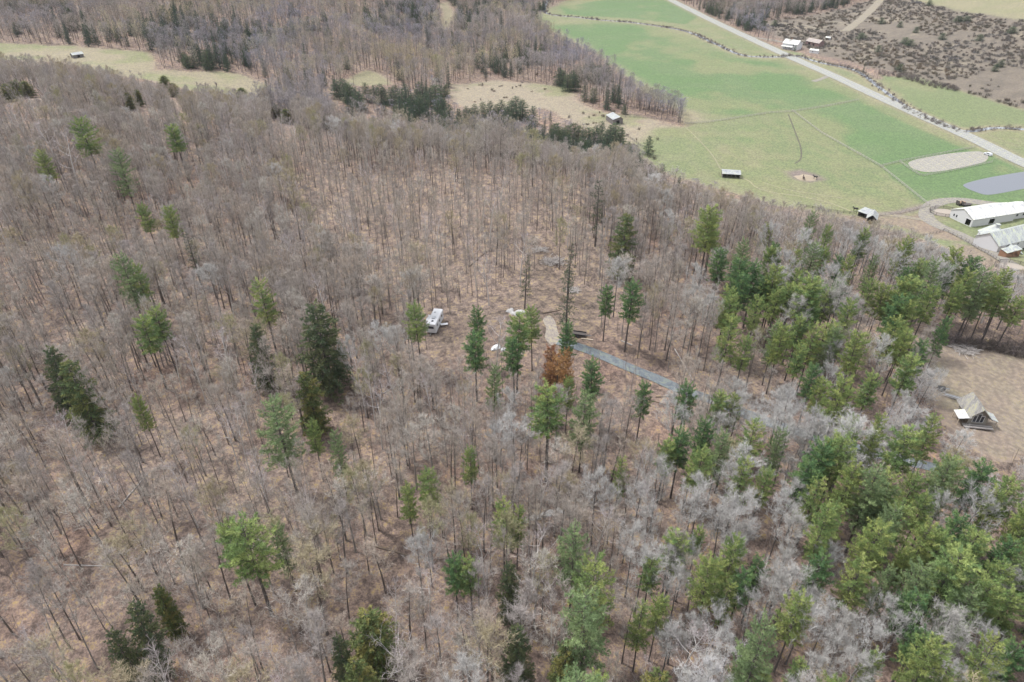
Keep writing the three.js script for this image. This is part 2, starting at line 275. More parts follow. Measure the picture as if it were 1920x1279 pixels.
// ---------------------------------------------------------------- trees
const leafy = (rough = 1) => new THREE.MeshStandardMaterial({ vertexColors: true, roughness: rough, side: THREE.DoubleSide });
const barkMat = leafy(), twigMat = leafy(), needleMat = leafy(0.85), forestMat = leafy();
const v3 = (x, y, z) => new THREE.Vector3(x, y, z);
const rnd3 = (r) => { const z = r() * 2 - 1, a = r() * 6.2832, s = Math.sqrt(1 - z * z); return v3(s * Math.cos(a), z, s * Math.sin(a)); };
const shade = (c, r, k) => { const j = 1 + (r() - 0.5) * k; return [c[0] * j, c[1] * j, c[2] * j]; };
function twig(gb, p, dir, len, w, c, r) { const s = rnd3(r).cross(dir).normalize().multiplyScalar(w / 2); gb.tri(p.clone().add(s), p.clone().sub(s), p.clone().addScaledVector(dir, len), c); }
function bez(a, b, c, n) { const o = []; for (let i = 0; i <= n; i++) { const t = i / n, u = 1 - t; o.push(v3(u * u * a.x + 2 * u * t * b.x + t * t * c.x, u * u * a.y + 2 * u * t * b.y + t * t * c.y, u * u * a.z + 2 * u * t * b.z + t * t * c.z)); } return o; }

function bareTree(o, seed) { // a leafless broadleaf: trunk, curved limbs, branches, a haze of fine twigs
  const r = rng(seed), T = new GB(), K = new GB(), H = o.H, bend = rnd3(r).setY(0).multiplyScalar(H * o.bend);
  const at = (t) => v3(bend.x * t * t, H * t, bend.z * t * t), stem = [0, 0.12, 0.35, 0.6, 0.8, 0.97].map(at), R0 = o.trunkR;
  T.tube(stem, [R0 * 1.35, R0, R0 * 0.85, R0 * 0.62, R0 * 0.36, R0 * 0.08], 6, shade(o.bark, r, 0.2));
  const forks = o.forks || 0, limbs = [];
  for (let k = 0; k < o.limbs; k++) {
    const t = k / (o.limbs - 1), y = lerp(o.base, 0.95, Math.pow(t, 0.9)), az = k * 2.4 + r() * 1.2, prof = Math.pow(Math.sin(Math.PI * (0.22 + 0.74 * t)), 0.75), out = o.R * prof * (0.7 + 0.5 * r()), rise = out * (o.rise * (0.75 + 0.5 * r())) + (k < forks ? H * 0.25 : 0);
    const a = at(y), dir = v3(Math.cos(az), 0, Math.sin(az)), end = a.clone().addScaledVector(dir, out).add(v3(0, Math.min(rise, H * 1.02 - a.y), 0)), ctl = a.clone().addScaledVector(dir, out * 0.6).add(v3(0, rise * 0.25, 0));
    const p = bez(a, ctl, end, 3), w = R0 * lerp(0.4, 0.16, t); K.tube(p, [w, w * 0.75, w * 0.5, w * 0.18], 3, shade(o.limb, r, 0.25)); limbs.push([p, out + rise * 0.5, w]);
  }
  limbs.push([[at(0.78), at(0.86), at(0.93), at(1)], o.R * 0.8, R0 * 0.2]);
  const tan = v3(), up = v3(0, 1, 0);
  for (const [p, L, w] of limbs) for (let k = 0; k < o.branches; k++) {
    const s = lerp(0.22, 0.98, (k + r()) / o.branches) * 3, i = Math.min(2, Math.floor(s)), q = p[i].clone().lerp(p[i + 1], s - i); tan.subVectors(p[i + 1], p[i]).normalize();
    const dir = tan.clone().multiplyScalar(0.7).addScaledVector(rnd3(r), 0.75).addScaledVector(up, o.up).normalize(), len = Math.max(0.5, L * (0.5 - 0.07 * s) * (0.6 + 0.7 * r()));
    const e = q.clone().addScaledVector(dir, len).addScaledVector(up, len * 0.12), mid = q.clone().addScaledVector(dir, len * 0.5); K.tube([q, mid, e], [Math.max(0.012, w * 0.4), Math.max(0.01, w * 0.25), 0.006], 3, shade(o.limb, r, 0.3));
    for (let m = 0; m < o.sprays; m++) {
      const f = lerp(0.2, 1, (m + r()) / o.sprays), b = q.clone().lerp(e, f), d2 = dir.clone().multiplyScalar(0.6).addScaledVector(rnd3(r), 0.8).addScaledVector(up, o.up).normalize(), l2 = len * (0.28 + 0.25 * r());
      twig(K, b, d2, l2, o.tw * 1.3, shade(o.twig, r, 0.3), r);
      for (let n = 0; n < o.twigs; n++) twig(K, b.clone().addScaledVector(d2, l2 * (0.15 + 0.8 * r())), d2.clone().multiplyScalar(0.7).addScaledVector(rnd3(r), 0.7).addScaledVector(up, o.up * 0.8).normalize(), o.tl * (0.6 + 0.7 * r()), o.tw, shade(o.twig, r, 0.35), r);
    }
  }
  return { trunk: T, crown: K, H, D: o.R * 2.1 };
}
function pineTree(o, seed) { // white pine or dead pine: whorls of limbs with tufts of long needles
  const r = rng(seed), T = new GB(), K = new GB(), H = o.H, bend = rnd3(r).setY(0).multiplyScalar(H * 0.02), at = (t) => v3(bend.x * t * t, H * t, bend.z * t * t), R0 = o.trunkR;
  T.tube([0, 0.2, 0.5, 0.8, 0.98].map(at), [R0 * 1.2, R0, R0 * 0.75, R0 * 0.35, R0 * 0.06], 6, shade(o.bark, r, 0.2));
  for (let k = 0; k < 7; k++) { const y = lerp(o.base * 0.45, o.base, r()), az = r() * 6.28, a = at(y); T.tube([a, a.clone().add(v3(Math.cos(az) * 1.2, 0.1, Math.sin(az) * 1.2))], [0.035, 0.01], 3, o.bark); }
  const up = v3(0, 1, 0);
  for (let k = 0; k < o.whorls; k++) {
    const t = k / (o.whorls - 1), y = lerp(o.base, 0.97, t), n = Math.round(lerp(6, 4, t)), prof = Math.pow(Math.sin(Math.PI * lerp(o.p0, 0.95, t)), o.round), a0 = r() * 6.28;
    for (let q = 0; q < n; q++) {
      if (r() < o.gaps) continue;
      const az = a0 + q / n * 6.28 + (r() - 0.5) * 0.7, L = Math.max(0.5, o.R * prof * (0.62 + 0.6 * r())), dir = v3(Math.cos(az), 0, Math.sin(az)), a = at(y).add(v3(0, (r() - 0.5) * 0.5, 0)), lift = lerp(o.lift0, o.lift1, t);
      const e = a.clone().addScaledVector(dir, L).add(v3(0, L * lift, 0)), c = a.clone().addScaledVector(dir, L * 0.5).add(v3(0, L * lift * 0.2, 0)), p = bez(a, c, e, 3);
      K.tube(p, [0.06, 0.045, 0.03, 0.012], 3, shade(o.bark, r, 0.2));
      const side = v3(-dir.z, 0, dir.x), tint = shade(r() < 0.42 ? o.tip : o.leaf, r, 0.3), tufts = Math.max(3, Math.round(L * o.tufts));
      for (let m = 0; m < tufts; m++) {
        const s = Math.pow(lerp(0.1, 1, (m + r()) / tufts), 0.8) * 3, i = Math.min(2, Math.floor(s)), b = p[i].clone().lerp(p[i + 1], s - i).addScaledVector(side, (r() - 0.5) * L * 0.55 * (1.1 - s / 4)).add(v3(0, (r() - 0.35) * 0.3 * o.fluff, 0));
        const ax = dir.clone().multiplyScalar(0.8).addScaledVector(rnd3(r), 0.5).addScaledVector(up, o.needleUp), col = shade(mixc(tint, o.tip, r() * 0.4), r, 0.3);
        for (let w = 0; w < o.needles; w++) { const dd = ax.clone().addScaledVector(rnd3(r), 0.95).normalize(); twig(K, b.clone().addScaledVector(dd, -0.08), dd, o.nl * (0.65 + 0.6 * r()), o.nw, shade(col, r, 0.3), r); }
      }
    }
  }
  return { trunk: T, crown: K, H, D: o.R * 1.95 };
}
function shrub(o, seed) { // a low many-stemmed bush of fine twigs
  const r = rng(seed), T = new GB(), K = new GB();
  for (let k = 0; k < o.stems; k++) {
    const az = r() * 6.28, lean = o.up ? r() * 0.22 : 0.25 + r() * 0.85, L = o.H * (0.6 + 0.5 * r()), dir = v3(Math.cos(az) * lean, 1, Math.sin(az) * lean).normalize(), b = v3((r() - 0.5) * o.R * 0.7, 0, (r() - 0.5) * o.R * 0.7), e = b.clone().addScaledVector(dir, L);
    T.tube([b, e], [0.03, 0.012], 3, shade(o.limb, r, 0.3));
    for (let m = 0; m < o.twigs; m++) { const f = 0.25 + 0.75 * r(), q = b.clone().lerp(e, f), d = dir.clone().multiplyScalar(0.6).addScaledVector(rnd3(r), 0.8).normalize(); twig(K, q, d, o.tl * (0.5 + r()), o.tw, shade(r() < 0.25 ? o.limb : o.twig, r, 0.4), r); }
  }
  return { trunk: T, crown: K, H: o.H, D: o.R * 2 };
}
const BARK = [0.12, 0.098, 0.085];
const hard = (m) => ({ H: 19, R: 2.8, base: 0.38, bend: 0.06, trunkR: 0.16, limbs: 14, branches: 7, sprays: 5, twigs: 4, rise: 1.35, up: 0.45, tl: 0.8, tw: 0.028, bark: BARK, limb: [0.23, 0.205, 0.182], twig: [0.35, 0.312, 0.28], ...m });
const pole = (m) => hard({ H: 18, R: 1.7, base: 0.42, trunkR: 0.095, limbs: 10, branches: 6, sprays: 4, twigs: 3, rise: 1.7, up: 0.55, ...m });
const silver = (m) => hard({ H: 18, R: 3.3, base: 0.45, limbs: 15, branches: 8, sprays: 6, twigs: 6, rise: 0.95, up: 0.45, tl: 0.8, tw: 0.026, bark: [0.13, 0.115, 0.11], limb: [0.36, 0.345, 0.33], twig: [0.45, 0.434, 0.416], ...m });
const birch = (m) => hard({ H: 17, R: 2.8, base: 0.4, bend: 0.11, limbs: 11, branches: 5, sprays: 3, twigs: 3, rise: 1.1, up: 0.35, tw: 0.03, trunkR: 0.15, bark: [0.46, 0.43, 0.41], limb: [0.52, 0.49, 0.48], twig: [0.36, 0.31, 0.31], forks: 2, ...m });
const bud = (m) => hard({ H: 18.5, R: 3.0, base: 0.42, limbs: 15, branches: 6, sprays: 5, twigs: 5, rise: 1.1, up: 0.4, tw: 0.04, twig: [0.34, 0.29, 0.19], limb: [0.2, 0.175, 0.14], ...m });
const pine = (m) => ({ H: 22, R: 3.5, base: 0.5, trunkR: 0.24, whorls: 17, gaps: 0.1, p0: 0.33, round: 0.45, lift0: 0.05, lift1: 0.7, tufts: 7.5, needles: 14, nl: 0.55, nw: 0.07, needleUp: 0.45, fluff: 1.6, bark: [0.09, 0.075, 0.068], leaf: [0.145, 0.227, 0.072], tip: [0.285, 0.348, 0.112], ...m });
const hemlock = (m) => pine({ H: 19, R: 3.5, base: 0.1, whorls: 32, gaps: 0.03, p0: 0.42, round: 0.65, lift0: -0.25, lift1: 0.3, tufts: 7, needles: 10, nl: 0.5, nw: 0.12, needleUp: 0.05, leaf: [0.084, 0.131, 0.052], tip: [0.182, 0.200, 0.065], ...m });
const spruce = (m) => pine({ H: 17, R: 2.6, base: 0.06, whorls: 22, gaps: 0.05, p0: 0.52, round: 1.1, lift0: -0.15, lift1: 0.2, tufts: 4, needles: 6, nl: 0.45, nw: 0.12, needleUp: 0, leaf: [0.035, 0.075, 0.05], tip: [0.06, 0.105, 0.06], ...m });
const KIND = {
  hardwood: [hard({}), hard({ R: 3.1, base: 0.34, forks: 3, twig: [0.37, 0.325, 0.288] }), hard({ H: 20, R: 2.3, twig: [0.335, 0.3, 0.283], bark: [0.19, 0.165, 0.15] }), hard({ R: 2.7, twig: [0.385, 0.322, 0.268], tl: 0.65 }), hard({ H: 17.5, R: 3.5, base: 0.3, forks: 3, rise: 1, limb: [0.17, 0.145, 0.135] }), hard({ R: 2.6, twig: [0.43, 0.395, 0.352], bark: [0.24, 0.215, 0.195] })].map((o, i) => bareTree(o, 11 + i)),
  pole: [pole({}), pole({ R: 2.0, H: 19, bark: [0.24, 0.215, 0.2] }), pole({ R: 1.5, H: 17, bend: 0.1, bark: [0.3, 0.27, 0.25], limb: [0.3, 0.27, 0.25] }), pole({ R: 2.1, base: 0.36, twig: [0.375, 0.325, 0.268] }), pole({ R: 1.7, H: 16, twig: [0.42, 0.38, 0.335], bark: [0.2, 0.17, 0.155] })].map((o, i) => bareTree(o, 31 + i)),
  silver: [silver({}), silver({ R: 3.7, H: 19, twig: [0.504, 0.491, 0.477] }), silver({ R: 2.8, H: 17, twig: [0.405, 0.387, 0.365] }), silver({ R: 3.5, twig: [0.423, 0.410, 0.401], base: 0.38 }), silver({ R: 3, H: 16.5 })].map((o, i) => bareTree(o, 51 + i)),
  birch: [birch({}), birch({ R: 3.3, bend: 0.16 }), birch({ R: 2.3, H: 19, forks: 1 })].map((o, i) => bareTree(o, 71 + i)),
  bud: [bud({}), bud({ R: 3.4, twig: [0.37, 0.32, 0.22] }), bud({ R: 2.6, twig: [0.33, 0.31, 0.18], H: 17 })].map((o, i) => bareTree(o, 81 + i)),
  pine: [pine({}), pine({ R: 3.6, H: 23, leaf: [0.173, 0.241, 0.072], tip: [0.318, 0.362, 0.112] }), pine({ R: 2.8, H: 21, base: 0.55, leaf: [0.132, 0.219, 0.079] }), pine({ R: 3.4, base: 0.42, gaps: 0.2, tip: [0.311, 0.355, 0.112] }), pine({ R: 3.0, H: 20, leaf: [0.074, 0.156, 0.060], tip: [0.145, 0.234, 0.079] }), pine({ R: 3.8, H: 24, base: 0.36, leaf: [0.145, 0.213, 0.094], tip: [0.252, 0.327, 0.145] })].map((o, i) => pineTree(o, 101 + i)),
  hemlock: [hemlock({}), hemlock({ R: 3.1, H: 17, leaf: [0.084, 0.124, 0.039], tip: [0.210, 0.200, 0.058] }), hemlock({ R: 4, H: 21, leaf: [0.063, 0.097, 0.046], tip: [0.119, 0.138, 0.058] })].map((o, i) => pineTree(o, 121 + i)),
  spruce: [spruce({}), spruce({ R: 2.1, H: 18 }), spruce({ R: 3, H: 15, leaf: [0.045, 0.085, 0.05] }), spruce({ R: 4.2, H: 15, p0: 0.45, round: 0.7, lift1: 0.5, tufts: 5, nw: 0.15, leaf: [0.045, 0.085, 0.05], tip: [0.08, 0.125, 0.06] }), spruce({ R: 3.8, H: 14, p0: 0.42, round: 0.6, lift1: 0.5, tufts: 5, nw: 0.15, leaf: [0.055, 0.1, 0.05], tip: [0.1, 0.14, 0.06] })].map((o, i) => pineTree(o, 131 + i)),
  dead: [pine({ R: 2.6, H: 18, base: 0.34, leaf: [0.3, 0.15, 0.055], tip: [0.38, 0.22, 0.09] }), pine({ R: 2.2, H: 16, base: 0.3, leaf: [0.27, 0.11, 0.06], tip: [0.34, 0.19, 0.1] })].map((o, i) => pineTree(o, 141 + i)),
  thin: [hemlock({ R: 2.4, H: 19, base: 0.25, gaps: 0.4, tufts: 3, nw: 0.08, whorls: 18, leaf: [0.055, 0.08, 0.045], tip: [0.1, 0.115, 0.06] })].map((o, i) => pineTree(o, 151 + i)),
  far: [hard({ branches: 4, sprays: 3, twigs: 3, tw: 0.09, tl: 0.9, twig: [0.3, 0.272, 0.275] }), hard({ R: 3.8, branches: 4, sprays: 3, twigs: 3, tw: 0.09, tl: 1, base: 0.34, twig: [0.335, 0.305, 0.3] }), hard({ R: 2.5, H: 18, branches: 4, sprays: 3, twigs: 3, tw: 0.09, twig: [0.275, 0.25, 0.258] }), hard({ R: 3.4, branches: 4, sprays: 3, twigs: 3, tw: 0.1, twig: [0.38, 0.34, 0.255] })].map((o, i) => bareTree(o, 161 + i)),
  brush: [shrub({ H: 3.2, R: 2.2, stems: 14, twigs: 14, tl: 0.8, tw: 0.05, limb: [0.1, 0.085, 0.08], twig: [0.2, 0.165, 0.16] }, 171), shrub({ H: 2.4, R: 2.6, stems: 14, twigs: 14, tl: 0.7, tw: 0.06, limb: [0.09, 0.075, 0.07], twig: [0.15, 0.125, 0.105] }, 172)],
  scrubBush: [shrub({ H: 1.9, R: 2.3, stems: 16, twigs: 18, tl: 0.7, tw: 0.09, limb: [0.1, 0.085, 0.07], twig: [0.125, 0.115, 0.085] }, 181), shrub({ H: 1.5, R: 2.8, stems: 16, twigs: 18, tl: 0.7, tw: 0.09, limb: [0.11, 0.09, 0.07], twig: [0.145, 0.11, 0.08] }, 182), shrub({ H: 2.2, R: 2, stems: 14, twigs: 18, tl: 0.8, tw: 0.09, limb: [0.14, 0.12, 0.11], twig: [0.19, 0.17, 0.15] }, 183)],
  sapling: [shrub({ H: 7.5, R: 1.3, stems: 5, twigs: 10, tl: 0.8, tw: 0.024, limb: [0.25, 0.21, 0.19], twig: [0.33, 0.28, 0.25], up: 1 }, 193), shrub({ H: 6, R: 0.9, stems: 4, twigs: 8, tl: 0.7, tw: 0.024, limb: [0.14, 0.115, 0.1], twig: [0.3, 0.25, 0.22], up: 1 }, 194), shrub({ H: 4.2, R: 1.2, stems: 4, twigs: 9, tl: 0.7, tw: 0.022, limb: [0.12, 0.095, 0.085], twig: [0.25, 0.195, 0.175] }, 191), shrub({ H: 2.6, R: 1.0, stems: 6, twigs: 9, tl: 0.55, tw: 0.022, limb: [0.13, 0.1, 0.09], twig: [0.28, 0.22, 0.19] }, 192)],
};
for (const k in KIND) for (const t of KIND[k]) { t.tg = t.trunk.geo(); t.kg = t.crown.geo(); t.all = null; t.trunk = t.crown = null; }
const whole = (t) => t.all || (t.all = mergeGeometries([t.tg, t.kg]));
const SPEC = { // name, label, category, group, and which material the crown has
  hardwood: ['bare_hardwood_tree', 'bare grey-brown hardwood tree with a spreading twiggy crown in the woods', 'bare tree', 'bare hardwoods on the wooded hill'],
  pole: ['slender_hardwood_tree', 'slender leafless pole-like tree with a thin dark trunk over brown leaf litter', 'slender tree', 'slender bare trees on the leaf-strewn slope'],
  silver: ['silver_crowned_tree', 'leafless tree with a dense rounded silvery white crown among the pines', 'silver tree', 'silver-crowned trees between the pines'],
  birch: ['white_birch_tree', 'leafless birch with white trunk and white branches', 'birch tree', 'white birches scattered through the woods'],
  bud: ['budding_tree', 'hardwood tree with a fuzzy tan-green crown of opening buds', 'budding tree', 'budding trees scattered through the woods'],
  pine: ['white_pine_tree', 'green white pine with tufted needle whorls on a bare lower trunk', 'pine tree', 'white pines in the woods'],
  hemlock: ['hemlock_tree', 'dense dark olive hemlock clothed with needles nearly to the ground', 'hemlock tree', 'hemlocks among the bare trees'],
  spruce: ['spruce_tree', 'narrow dark blue-green spruce standing in the far valley woods', 'spruce tree', 'dark spruces beyond the hill'],
  dead: ['dead_pine_tree', 'dying pine with rusty orange needles beside the log stack', 'dead pine', 'rusty dying pines beside the yard'],
  thin: ['sparse_hemlock_tree', 'sparse grey-green hemlock with gaps between its limbs on the open slope', 'thin hemlock', 'sparse hemlocks on the open slope'],
  far: ['valley_hardwood_tree', 'purplish grey leafless tree of the far woods beyond the hill', 'far tree', 'far leafless woods'],
  brush: ['streamside_bush', 'dark bare bush growing along the valley stream', 'bush', 'bushes along the stream'],
  scrubBush: ['scrub_bush', 'low brown scrub bush on the rough hillside beyond the road', 'scrub bush', 'scrub on the far hillside'],
};
const STUFF = { hardwood: ['hardwood_forest', 'rest of the bare grey-brown hardwood forest on the hill', 'forest'], pole: ['slender_forest', 'rest of the slender bare trees filling the brown slope', 'forest'], silver: ['silver_forest', 'rest of the silvery leafless trees', 'forest'], far: ['valley_forest', 'purplish leafless woods covering the far valley slopes', 'forest'], scrubBush: ['hillside_scrub', 'rest of the brown scrub covering the far hillside', 'scrub'], brush: ['stream_thicket', 'thicket of dark twigs along the stream banks', 'thicket'], sapling: ['undergrowth', 'thin bare saplings and brush over the leafy forest floor', 'undergrowth'], pine: ['pine_forest', 'rest of the green pines', 'forest'] };
const evergreen = new Set(['pine', 'hemlock', 'spruce', 'dead', 'thin']);
const LOOK = { // how the variants of a kind differ
  hardwood: ['bare grey-brown hardwood', 'wide-forking bare hardwood', 'tall narrow bare hardwood', 'pinkish bare hardwood', 'low broad-limbed bare hardwood', 'pale grey bare hardwood'], pole: ['slender bare pole tree', 'tall slender bare tree', 'small leaning bare tree', 'slender pinkish bare tree', 'short slender pale tree'],
  silver: ['leafless tree with rounded silvery crown', 'leafless tree with broad near-white crown', 'leafless tree with small grey-silver crown', 'leafless tree with deep lilac-silver crown', 'low leafless tree with silvery crown'], birch: ['white-limbed birch', 'leaning white-limbed birch', 'tall narrow white birch'], bud: ['tan budding hardwood', 'broad straw-coloured budding tree', 'olive-tinged budding tree'],
  pine: ['mid-green white pine', 'bright yellow-green white pine', 'narrow high-crowned white pine', 'gappy yellow-tipped white pine', 'deep green white pine', 'broad pale green white pine'], hemlock: ['dark green hemlock', 'olive-tipped hemlock', 'broad blackish hemlock'], spruce: ['narrow dark spruce', 'tall thin dark spruce', 'short blue-green spruce', 'broad dark evergreen', 'rounded green evergreen'],
  far: ['grey-lilac leafless tree', 'broad grey leafless tree', 'narrow grey leafless tree', 'straw-tinged leafless tree'], scrubBush: ['brown scrub bush', 'low reddish-brown scrub bush', 'upright grey scrub bush'], brush: ['tall bare bush', 'low dark bare bush'],
};
function where(p) {
  const n = (k, m) => R[k].dist(p.x, p.d) > -m;
  if (p.kind === 'brush') return n('cabinField', 14) ? 'at the edge of the cabin clearing' : 'along the stream in the valley'; if (p.kind === 'scrubBush') return n('midClearing', 25) ? 'around the clearing of the board barn' : 'on the rough hillside beyond the road';
  if (n('yard', 14)) return 'around the camper yard'; if (laneDist(LANES.gravelDrive, p.x, p.d) < 14) return 'beside the gravel driveway'; if (n('cabinField', 18)) return 'bordering the cabin clearing'; if (n('meadow', 22)) return 'bordering the hill meadow'; if (n('midClearing', 22)) return 'bordering the clearing of the board barn'; if (n('scrub', 6)) return 'on the scrubby hillside beyond the road';
  if (n('valley', 30) && p.d > crest(p.x) + 90) return 'at the edge of the green pasture'; if (p.d > crest(p.x) + 90) return 'in the far woods beyond the hill'; if (p.d > crest(p.x) - 25) return 'on the brow of the wooded hill'; if (n('bareSlope', 4)) return 'on the open leaf-strewn slope'; if (p.x > 20 && p.d < 150) return 'in the mixed pine woods below the driveway'; return 'in the bare woods on the hill';
}
const placed = []; // {kind, variant, x, d, y, sx, sy, turn, lean, size, label}
function plant(kind, x, d, sx, sy, r, extra = {}) {
  const vs = KIND[kind], variant = extra.variant ?? Math.floor(r() * vs.length), y = height(x, d) - 0.05, [, , ax] = pixel(x, y + 8, d);
  placed.push({ kind, variant, x, d, y, sx, sy, turn: r() * 6.28, lx: (r() - 0.5) * 0.07, lz: (r() - 0.5) * 0.07, size: vs[variant].H * sy / ax, ...extra });
}
const crowns = []; // where the evergreens picked from the photograph show
const claimed = []; // room taken by trees placed one by one
function treeAt(kind, px, py, w, extra = {}) { // from the photo: crown top and crown width in pixels
  const r = rng(Math.round(px * 7919 + py * 104729)), v = extra.variant ?? Math.floor(r() * KIND[kind].length), t = KIND[kind][v]; let sv = 0.9, s = 1, g; if (kind === 'hemlock') w *= 1.2; if (kind === 'dead') w *= 1.25;
  for (let k = 0; k < 3; k++) { g = ground(px, py, t.H * sv * 0.98); const [, , ax] = pixel(g.x, g.y + t.H * sv, g.d); s = Math.min(1.7, Math.max(0.45, w / (FOC / ax) / t.D)); sv = Math.min(1.3, Math.max(0.3, extra.sv ?? lerp(1, s, 0.55))); }
  for (; sv > 0.32 && ['cabinField', 'valley'].some((n) => R[n].dist(g.x, g.d) > -2) && evergreen.has(kind) && kind !== 'spruce'; sv -= 0.05) { g = ground(px, py, t.H * (sv - 0.05) * 0.98); s = Math.min(s, sv * 1.25); }
  plant(kind, g.x, g.d, s, sv, r, { ...extra, variant: v, keep: true }); claimed.push([g.x, g.d, t.D * s * 0.42]);
  if (evergreen.has(kind)) { const a = pixel(g.x, g.y + t.H * sv, g.d), b = pixel(g.x, g.y + t.H * sv * (kind === 'hemlock' ? 0.15 : 0.5), g.d), w2 = t.D * s * 0.38 * FOC / a[2]; crowns.push([Math.min(a[0], b[0]) - w2, Math.max(a[0], b[0]) + w2, a[1], b[1], g.d]); }
}
